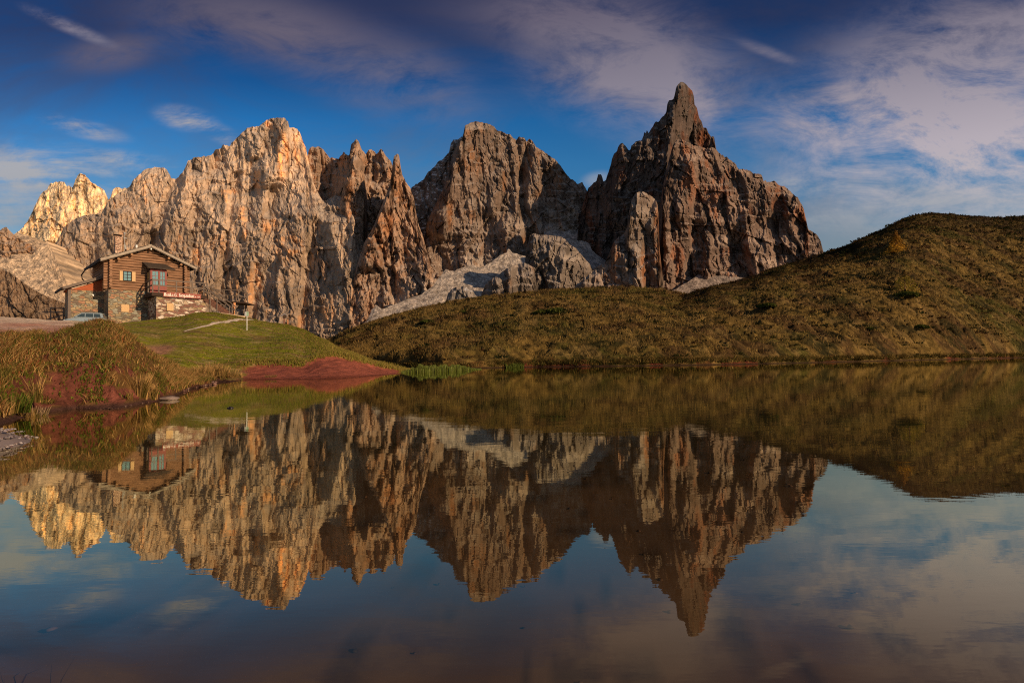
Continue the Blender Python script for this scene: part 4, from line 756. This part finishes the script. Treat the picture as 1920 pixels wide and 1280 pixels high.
# ---------------------------------------------------------------- rocks
M_rock=pmat('shore_rock',(.20,.15,.13),.9,nsc=3,nam=.35,bump=.03)
def rock(x,y,z,sx,sy,sz,seed,rz=0,mat=None,name='rock'):
    b=bmesh.new(); bmesh.ops.create_icosphere(b,subdivisions=3,radius=1)
    for v_ in b.verts:
        p=v_.co; k=1+.22*float(pn(np.array([p.x*1.4+seed]),np.array([p.y*1.4+p.z]),seed)[0])+.10*float(pn(np.array([p.x*3.5]),np.array([p.z*3.5+p.y*2]),seed+3)[0]); v_.co=Vector((p.x*sx*k,p.y*sy*k,p.z*sz*k))
    me=bpy.data.meshes.new(name); b.to_mesh(me); b.free(); me.materials.append(mat or M_rock); o=bpy.data.objects.new(name,me); C.collection.objects.link(o); o.location=(x,y,z); o.rotation_euler=(0,0,rz); return o
a_,e_=raydir(432,765); D_=-HC/float(e_); tag(rock(float(a_)*D_,D_,.0,.058,.04,.030,3,mat=pmat('wet_rock',(.02,.018,.02),.4)),'tiny dark stone poking out of the pond in front of the lawn','rock')
a_,e_=raydir(312,750); D_=-HC/float(e_); tag(rock(float(a_)*D_,D_+.1,.03,.22,.14,.055,9,.1),'flat grey-brown rock slab at the water edge beside the straw grass tuft','rock')
# ---------------------------------------------------------------- grass and plants
bm_,t=newmat('grass_blade'); c=t.n('ShaderNodeAttribute',attribute_name='Col').outputs[0]
d1=t.n('ShaderNodeBsdfDiffuse',i={0:c}); d2=t.n('ShaderNodeBsdfTranslucent',i={0:c}); mx=t.n('ShaderNodeMixShader',i={0:.3}); t.t.links.new(d1.outputs[0],mx.inputs[1]); t.t.links.new(d2.outputs[0],mx.inputs[2]); finish(t,mx.outputs[0])
def blades(name,Pn,h,w,col,lean=.45,seed=1,parent=None,quad=True,dirn=None,tipc=1.15):
    """blades rooted at Pn (n,3), heights h, widths w, colours col (n,3)"""
    r=np.random.default_rng(seed); n=len(Pn); a=r.random(n)*2*np.pi if dirn is None else dirn; l=lean*(.3+.9*r.random(n))*h
    lx,ly=np.cos(a)*l,np.sin(a)*l; f=r.normal(0,.5,n); wx,wy=np.cos(f)*w/2,np.sin(f)*w/2
    z=np.zeros(n); q=[]
    for k,(u,wk) in enumerate(((0,1.),(.55,.75),(1.,.12)) if quad else ((0,1.),(1.,.12))):
        zc=h*u*(1-.18*u*lean); ox,oy=lx*u*u,ly*u*u
        q.append(np.stack([Pn[:,0]+ox-wx*wk,Pn[:,1]+oy-wy*wk,Pn[:,2]+zc],-1)); q.append(np.stack([Pn[:,0]+ox+wx*wk,Pn[:,1]+oy+wy*wk,Pn[:,2]+zc],-1))
    m=len(q); V=np.stack(q,1).reshape(-1,3); b=np.arange(n)[:,None]*m
    Fc=np.concatenate([b+np.array([0,1,3,2]),b+np.array([2,3,5,4])]) if quad else b+np.array([0,1,3,2])
    k_=np.linspace(.85,tipc,m//2).repeat(2); cc=(np.asarray(col)[:,None,:]*k_[None,:,None]).reshape(-1,3)
    o=mkmesh(name,V,Fc,bm_,False,np.clip(cc,0,1))
    if parent: o.parent=parent
    return o
def pick(tab,n,wgt,seed):
    r=np.random.default_rng(seed); X,Y,Z=tab[0],tab[1],tab[2]
    A=np.abs(np.gradient(X,axis=1)*np.gradient(Y,axis=0)); p=(A*wgt).ravel(); p/=p.sum()
    i=r.choice(p.size,n,p=p); nc=X.shape[1]; sx=np.abs(np.gradient(X,axis=1)).ravel()[i]; sy=np.abs(np.gradient(Y,axis=0)).ravel()[i]
    return i,np.stack([X.ravel()[i]+(r.random(n)-.5)*sx,Y.ravel()[i]+(r.random(n)-.5)*sy,Z.ravel()[i]-.01],-1)
def palette(n,cols,wts,seed,j=.2):
    r=np.random.default_rng(seed); c=np.array(cols)[r.choice(len(cols),n,p=np.array(wts)/sum(wts))]; return c*(1+j*r.normal(0,1,(n,1))).clip(.5,1.6)
STRAW=(.42,.26,.10); STRAW2=(.30,.19,.07); OLIVE=(.14,.105,.028); GREEN=(.075,.09,.014); RUST=(.24,.10,.035); LIME=(.13,.16,.02)
# near bank: short mixed grass
X,Y,Z,S,PXg,gm=BANK
inv=ss(-330,-100,PXg)*.75+.25
w_=gm**1.2*ss(.05,.12,Z)*inv*(1-.6*ss(4.2,5,S)); i,p=pick(BANK,85000,w_,21); n=len(i)
loc_=fbm(p[:,0]/.9,p[:,1]/.9,3,700); 
c=palette(n,[STRAW,STRAW2,OLIVE,GREEN,RUST],[.24,.26,.17,.08,.25],22); pale_=ss(240,330,PXg.ravel()[i]); c=cmix(c,np.array(STRAW),.6*pale_*RNG.random(n)); c=cmix(c,np.array(GREEN),.6*ss(.1,.5,loc_))
h=(.07+.11*RNG.random(n))*(1+.5*ss(-.1,.5,fbm(p[:,0]/.5,p[:,1]/.5,2,705)))*(1+.3*(1-ss(0,90,PXg.ravel()[i])))
g=blades('grass',p,h,.011+.008*RNG.random(n),c,.7,23); tag(g,kind='stuff')
# leafy herbs over the red soil
w_=ss(.04,.16,Z)*(1-ss(2.8,3.3,S))*inv*(ss(-.25,.2,fbm(X/.35,Y/.35,4,710))); i,p=pick(BANK,20000,w_,25); n=len(i)
a=RNG.random(n)*6.283; r_=.009+.012*RNG.random(n); up=RNG.normal(0,.55,(n,2)); V=[]
for k in range(4):
    an=a+k*1.5708; V.append(np.stack([p[:,0]+np.cos(an)*r_,p[:,1]+np.sin(an)*r_*.7,p[:,2]+.03+.05*((np.sin(an*1.)+1)*.5)+np.cos(an)*r_*up[:,0]*1.+.05*up[:,1].clip(-.4,1)],-1))
o=mkmesh('herbs',np.stack(V,1).reshape(-1,3),np.arange(n*4).reshape(n,4),bm_,False,np.repeat(palette(n,[GREEN,LIME,(.10,.11,.02),(.18,.06,.03),OLIVE],[.3,.15,.2,.15,.2],26),4,axis=0)); tag(o,kind='stuff')
# tall straw tufts at the water edge: one thing each
def tuft(px,py,D,nb,H,R,seed,label,col=STRAW,grp='straw grass tufts along the near bank',sk=.25,cat='grass tuft'):
    if D is None: D=float(shoreD(px,py))
    q=P(px,py,D); r=np.random.default_rng(seed); a=r.random(nb)*6.283; rr=R*np.sqrt(r.random(nb)); pts=np.stack([np.cos(a)*rr,np.sin(a)*rr,-.02+0*a],-1)
    o=blades('grass_tuft',pts,H*(.45+.6*r.random(nb)),.010+.006*r.random(nb),palette(nb,[col,STRAW2,OLIVE],[.65,.25,.10],seed),sk+.35*(rr/R),seed,None,True,a)
    o.location=tuple(q); tag(o,label,cat,grp); return o
TW='tall straw-coloured grass tuft at the water edge '
tuft(258,748,12.,420,.62,.17,31,TW+'with upright pale stalks, tallest of all')
tuft(278,748,12.3,260,.40,.16,32,TW+'just left of the grey rock slab')
tuft(228,757,11.6,240,.22,.17,33,'low rounded rusty straw tuft overhanging the water left of the tallest tuft',(.34,.17,.05))
tuft(66,752,9.7,90,.52,.08,34,'thin leaning straw tuft on the red soil near the left edge')
tuft(60,786,9.3,220,.26,.20,35,'grey-straw tuft hanging over the waterline near the left edge',(.30,.21,.12))
tuft(292,700,14.4,200,.30,.2,36,'straw tuft on the shoulder of the bank above the rock slab')
tuft(20,772,9.,240,.36,.25,37,'dark green grass clump at the far left waterline',(.07,.10,.015))
for k,(x,y,D,nb,H,R) in enumerate(((368,705,24.5,260,.52,.34),(384,704,25,260,.55,.34),(398,702,25.8,280,.66,.36),(414,704,26,280,.60,.36),(430,708,26.4,260,.50,.34),(443,710,26.4,200,.38,.30),(352,702,24.,220,.42,.35))):
    tuft(x,y,D,nb,H,R,41+k,'tall straw grass clump in the dense blond stand on the low shore before the lawn',grp='blond grass stand on the low shore')
tuft(508,710,None,140,.25,.25,51,'small dark grass clump at the foot of the red earth bank',(.16,.13,.04))
q_=P(965,690,54.); 
# lawn, its grass edge and the yellow rim by the knoll
X,Y,Z,S,PXg,_c=LAWN
w_=ss(1.02,1.1,S)*ss(300,340,PXg)*(1-.9*ss(3.0,3.2,S))*(1-ss(760,790,PXg))*(.25+ss(560,640,PXg)*1.3+ss(2.3,2.9,S)*.4)*(1-.8*np.exp(-((S-2.25)/.3)**2)*(1-ss(470,540,PXg)))+6*np.exp(-((S-1.04)/.04)**2)*ss(440,470,PXg)*(1-ss(740,770,PXg))
i,p=pick(LAWN,60000,w_,61); n=len(i); pxs=PXg.ravel()[i]; yl=np.maximum(ss(560,640,pxs),.8*np.exp(-((S.ravel()[i]-1.03)/.05)**2))
c=palette(n,[OLIVE,(.13,.155,.016),STRAW2],[.2,.62,.18],62); c=cmix(c,np.array([.34,.25,.07]),yl*.75*RNG.random(n)**.5)
g=blades('grass',p,(.05+.07*RNG.random(n))*(1+1.6*yl),.03+.02*RNG.random(n),c,.6,63); tag(g,kind='stuff')
# tussock grass on the hills
def hillgrass(HH,n,seed,dark):
    X,D,Z,col,s,tn=HH; w_=ss(.25,.6,Z)*ss(.25,.6,tn)*(1/(1+(D/70.)**2.2))*np.ones_like(X); w_=w_*(.3+ss(-.3,.3,fbm(X/1.5,D/1.2,2,seed)+.15))
    i,p=pick((X,D,Z),n,w_,seed+1); cc=cmix(col.reshape(-1,3)[i],np.array([.25,.165,.055]),.65*RNG.random(n)*(1-.8*dark*ss(.2,.6,s+0*X).ravel()[i]))*(1.32+.34*RNG.normal(0,1,(n,1))).clip(.6,2.1)*(1-.5*dark*ss(.12,.45,s+0*X).ravel()[i])[:,None]; d=D.ravel()[i]
    g=blades('tussock_grass',p,(.16+.20*RNG.random(n))*(1+d/200),(.035+.03*RNG.random(n))*(d/60),cc,.7,seed+2); tag(g,kind='stuff')
hillgrass(HA,90000,801,0); hillgrass(HB,90000,811,1)
# dark heath shrubs scattered through the pasture
def heath(HH,n,seed,up):
    X,D,Z,col,s,tn=HH; w_=ss(.4,.9,Z)*(1-ss(.55,.8,s))*(1/(1+(D/90.)**2.))*ss(-.25,.35,fbm(X/9,D/6,4,seed,.6)+up*s); i,p=pick((X,D,Z),n,w_*np.ones_like(X),seed+1); r=np.random.default_rng(seed); k=16
    R=(.18+.38*r.random(n)**2)*(p[:,1]/90+.4); a=r.random((n,k))*6.283; rr=np.sqrt(r.random((n,k)))*R[:,None]; pts=np.stack([p[:,0,None]+np.cos(a)*rr*1.5,p[:,1,None]+np.sin(a)*rr*.8,p[:,2,None]+0*a],-1).reshape(-1,3)
    hh=(R[:,None]*.75*(1-.5*(rr/R[:,None])**2)*(.6+.6*r.random((n,k)))).ravel(); c=np.repeat(np.array([(.030,.030,.010),(.045,.028,.012),(.022,.026,.010),(.060,.034,.016)])[r.choice(4,n)],k,axis=0)*(1+.25*r.normal(0,1,(n*k,1))).clip(.5,1.6)
    o=blades('heath_shrubs',pts,hh,np.repeat(R,k)*.35,c,.9,seed+2,None,True,a.ravel()); tag(o,kind='stuff')
heath(HA,1700,841,.0); heath(HB,3200,851,.5)
# bushy clumps along the far waterline
def shoreclumps(x0,x1,n,seed,hs=1.):
    r=np.random.default_rng(seed); px=x0+(x1-x0)*r.random(n); D=shoreD(px,poly(SH,px))*(1.+.004+.02*r.random(n)**1.5); a,_=raydir(px,650.)
    k=44; R=.3+.45*r.random(n); H=(.28+.45*r.random(n))*hs; base=.3*r.random(n)+.1
    aa=r.random((n,k))*6.283; rr=np.sqrt(r.random((n,k)))*R[:,None]; pts=np.stack([a[:,None]*D[:,None]+np.cos(aa)*rr,D[:,None]+np.sin(aa)*rr*.7,base[:,None]+0*aa],-1).reshape(-1,3)
    hh=(H[:,None]*(1-.6*(rr/R[:,None])**2)*(.7+.5*r.random((n,k)))).ravel()
    cl=np.array([(.15,.10,.03),(.08,.07,.02),(.21,.145,.05),(.05,.035,.012)])[r.choice(4,n,p=[.35,.3,.15,.2])]; cl=np.repeat(cl,k,axis=0)*(1+.25*r.normal(0,1,(n*k,1))).clip(.5,1.7)
    o=blades('shore_grass',pts,hh,(.045+.03*r.random(n*k))*np.repeat(D/60,k),cl,.8,seed+1,None,True,aa.ravel()); tag(o,kind='stuff')
shoreclumps(905,1920,900,821); shoreclumps(700,905,120,823,.6)
# green reeds
n=11000; px=752+150*RNG.random(n)**.9; sd_=shoreD(px,poly([(750,698.5),(820,697),(900,692.5)],px)); D=sd_*(.985+.07*RNG.random(n)); a,_=raydir(px,650.); p=np.stack([a*D,D,0*D-.02],-1)
g=blades('reeds',p,(.34+.22*RNG.random(n))*(.25+.75*ss(750,790,px))*(.2+.8*(1-ss(850,900,px)))*(.8+.35*fbm(px/9,px*0,3,76)),.03+.02*RNG.random(n),palette(n,[(.12,.15,.03),(.18,.20,.06),(.09,.10,.02)],[.5,.3,.2],71),.18,72); tag(g,kind='stuff')
n=500; px=965+9*RNG.normal(0,1,n).clip(-1.8,1.8); D=shoreD(px,poly(SH,px))*(.99+.012*RNG.random(n)); a,_=raydir(px,650.); pc=np.stack([a*D,D,0*D],-1); b0=pc.mean(0); 
g=blades('water_plant',pc-b0,(.15+.35*RNG.random(n)),.04,palette(n,[(.11,.14,.03),(.08,.10,.02)],[.5,.5],73),.5,74); g.location=tuple(b0); tag(g,'bright green water plant clump standing in the pond below the middle hill','water plant')
# larches on the big hill
def hillD(HH,px,py):
    """depth at which the hill sheet is seen at this pixel"""
    X,DD,Z=HH[:3]; a,e=raydir(px,py); A=X/DD; E=(Z-HC)/DD; k=int(np.argmin((A-float(a))**2+(E-float(e))**2)); return float(DD.flat[k])
def larch(px,py,D,H,Wd,seed,label,nl=2600,col=((.42,.24,.03),(.30,.19,.03),(.22,.11,.03))):
    X,DD,Z=HB[:3]; a,e=raydir(px,py); x,y=float(a)*D,D; k=int(np.argmin((X-x)**2+(DD-y)**2)); z=float(Z.flat[k])
    o=empty('larch_tree',(x,y,z-.1),0,label,'larch tree',None)
    MB().tube([(0,0,-.3),(.03,0,H*.5),(0,0,H*.97)],[H*.028,H*.016,H*.004],8).build('trunk',M_step,o,True)
    r=np.random.default_rng(seed); t_=r.random(nl)**1.4; hh=H*(.06+.92*t_); tier=.72+.28*np.abs(np.sin(t_*26+r.normal(0,.3,nl))); an=r.random(nl)*6.283; side=1+.25*np.sin(an*3+t_*9)
    rr=Wd/2*(1-t_)**.85*tier*side*np.sqrt(r.random(nl)); c_=np.stack([np.cos(an)*rr,np.sin(an)*rr,hh-.15*rr],-1)
    s_=.05*H/4+.05*r.random(nl); V=[]
    n1_=r.normal(0,1,(nl,3)); n1_/=np.linalg.norm(n1_,axis=1)[:,None]; n2_=np.cross(n1_,r.normal(0,1,(nl,3))); n2_/=np.linalg.norm(n2_,axis=1)[:,None]
    for i_,j_ in ((-1,-1),(1,-1),(1,1),(-1,1)): V.append(c_+(n1_*i_+n2_*j_)*s_[:,None])
    cr=mkmesh('crown',np.stack(V,1).reshape(-1,3),np.arange(nl*4).reshape(nl,4),bm_,False,np.repeat(palette(nl,col,[.5,.3,.2],seed),4,axis=0)); cr.parent=o
larch(1680,474,hillD(HB,1680,474),4.6,4.4,91,'golden larch tree high on the dark right-hand hillside',1800,((.42,.23,.035),(.32,.17,.03),(.20,.10,.025)))
larch(1697,548,hillD(HB,1697,548),3.4,4.6,92,'sparse yellow-green larch sapling lower on the right-hand hillside',900,((.30,.22,.04),(.22,.17,.03),(.14,.09,.03)))
# dwarf juniper bushes that read as dark spots
X,DD,Z=HA[:3]
def bush(px,py,HH,D,R,seed,label):
    X,DD,Z=HH[:3]; a,e=raydir(px,py); x=float(a)*D; k=int(np.argmin((X-x)**2+(DD-D)**2)); z=float(Z.flat[k]); r=np.random.default_rng(seed); nl=700
    an=r.random(nl)*6.283; ph=r.random(nl)**.6; rr=R*ph*(1+.2*np.sin(an*3)); c_=np.stack([np.cos(an)*rr,np.sin(an)*rr,R*.42*np.sqrt(1-ph**2)*r.random(nl)**.4],-1); V=[]
    n1_=r.normal(0,1,(nl,3)); n1_/=np.linalg.norm(n1_,axis=1)[:,None]; n2_=np.cross(n1_,r.normal(0,1,(nl,3))); n2_/=np.linalg.norm(n2_,axis=1)[:,None]
    for i_,j_ in ((-1,-1),(1,-1),(1,1),(-1,1)): V.append(c_+(n1_*i_+n2_*j_)*(.05+.05*r.random(nl))[:,None]*R)
    o=mkmesh('juniper_bush',np.stack(V,1).reshape(-1,3),np.arange(nl*4).reshape(nl,4),bm_,False,np.repeat(palette(nl,[(.045,.06,.014),(.07,.08,.018),(.03,.035,.012)],[.5,.3,.2],seed),4,axis=0)); o.location=(x,D,z); tag(o,label,'bush','dark dwarf juniper bushes on the hillsides')
for k,(px,py,R,hb,lb) in enumerate(((1017,590,1.3,HA,'dark dwarf juniper bush on the middle hill, left of a pair'),(1044,589,1.7,HA,'wide dark dwarf juniper bush on the middle hill, right of a pair'),(870,588,.8,HA,'small dark juniper bush near the crest on the left side of the middle hill'),
   (1700,556,1.6,HB,'dark juniper bush on the right-hand hill just below the larch sapling'),(1725,616,1.1,HB,'low dark juniper bush near the foot of the right-hand hill'),(1630,618,.8,HB,'small juniper bush near the foot of the right-hand hill, left of the larger one'),(1440,575,1.2,HB,'dark juniper bush on the left flank of the right-hand hill'),
   (1330,563,1.,HA,'dark juniper bush in the dip between the two hills'),(800,605,.9,HA,'small dark juniper bush on the left shoulder of the middle hill'))):
    bush(px,py,hb,hillD(hb,px,py),R,900+k,lb)
# pebbles on the shore spit, the near shore and under the water
def pebbles(name,pts,sz,seed,cols):
    r=np.random.default_rng(seed); n=len(pts); b=bmesh.new(); bmesh.ops.create_icosphere(b,subdivisions=1,radius=1); base=np.array([v_.co for v_ in b.verts]); fs=np.array([[v_.index for v_ in f.verts] for f in b.faces]); b.free()
    m=len(base); k=(1+.25*r.normal(0,1,(n,m,1))).clip(.6,1.4); sc=np.stack([sz*(.8+.5*r.random(n)),sz*(.8+.5*r.random(n)),sz*(.35+.3*r.random(n))],-1)
    V=(base[None]*k*sc[:,None,:]+pts[:,None,:]).reshape(-1,3); Fc=(fs[None]+np.arange(n)[:,None,None]*m).reshape(-1,3)
    c=palette(n,cols,[1]*len(cols),seed+1,.25); o=mkmesh(name,V,Fc,M_peb,True,np.repeat(c,m,axis=0)); tag(o,kind='stuff')
M_peb=pmat('pebble',rough=.75,attr=True,nsc=0)
BX,BY,BZ=BEDX
def bedz(x,y): 
    out=np.empty(len(x))
    for k in range(len(x)): out[k]=BZ.flat[int(np.argmin((BX-x[k])**2+(BY-y[k])**2))]
    return out
r=np.random.default_rng(77)
n=5000; x=-5.6+.5*r.normal(0,1,n); y=5.5+.8*r.normal(0,1,n); z=bedz(x,y); k=z>-.03; pebbles('gravel',np.stack([x,y,z],-1)[k],(.005+.016*r.random(n)**2)[k],78,[(.26,.23,.24),(.17,.14,.15),(.34,.30,.29),(.12,.08,.08)])
n=450; x=-7+13*r.random(n); y=.8+8*r.random(n)**1.3; z=bedz(x,y); pebbles('gravel',np.stack([x,y,z+.005],-1),.005+.02*r.random(n)**4,79,[(.05,.035,.03),(.16,.11,.09),(.03,.025,.02),(.10,.07,.05)])
n=260; px=345+60*r.random(n); D=shoreD(px,poly([(340,738),(355,728),(400,721)],px))*(1+.10*r.random(n)-.01); a,_=raydir(px,650.); pebbles('gravel',np.stack([a*D,D,.03+0*D],-1),.02+.05*r.random(n)**2,80,[(.20,.11,.09),(.30,.2,.16),(.12,.06,.05)])
n=90; px=60+250*r.random(n); D=shoreD(px,poly([(0,797),(80,774),(140,766),(185,767),(215,767),(250,760),(297,751),(330,742)],px))*(1+.015*r.random(n)); a,_=raydir(px,650.); pebbles('gravel',np.stack([a*D,D,.01+0*D],-1),.01+.02*r.random(n)**3,81,[(.10,.05,.04),(.08,.04,.03),(.16,.10,.08)])
# twigs and roots at the lower left
n=150; x=-1.75+.42*r.random(n); y=1.2+.55*r.random(n); p=np.stack([x,y,bedz(x,y)],-1); g=blades('dead_grass',p,.05+.07*r.random(n),.006,palette(n,[(.10,.06,.04),(.20,.13,.09)],[.6,.4],83),1.4,84); tag(g,kind='stuff')
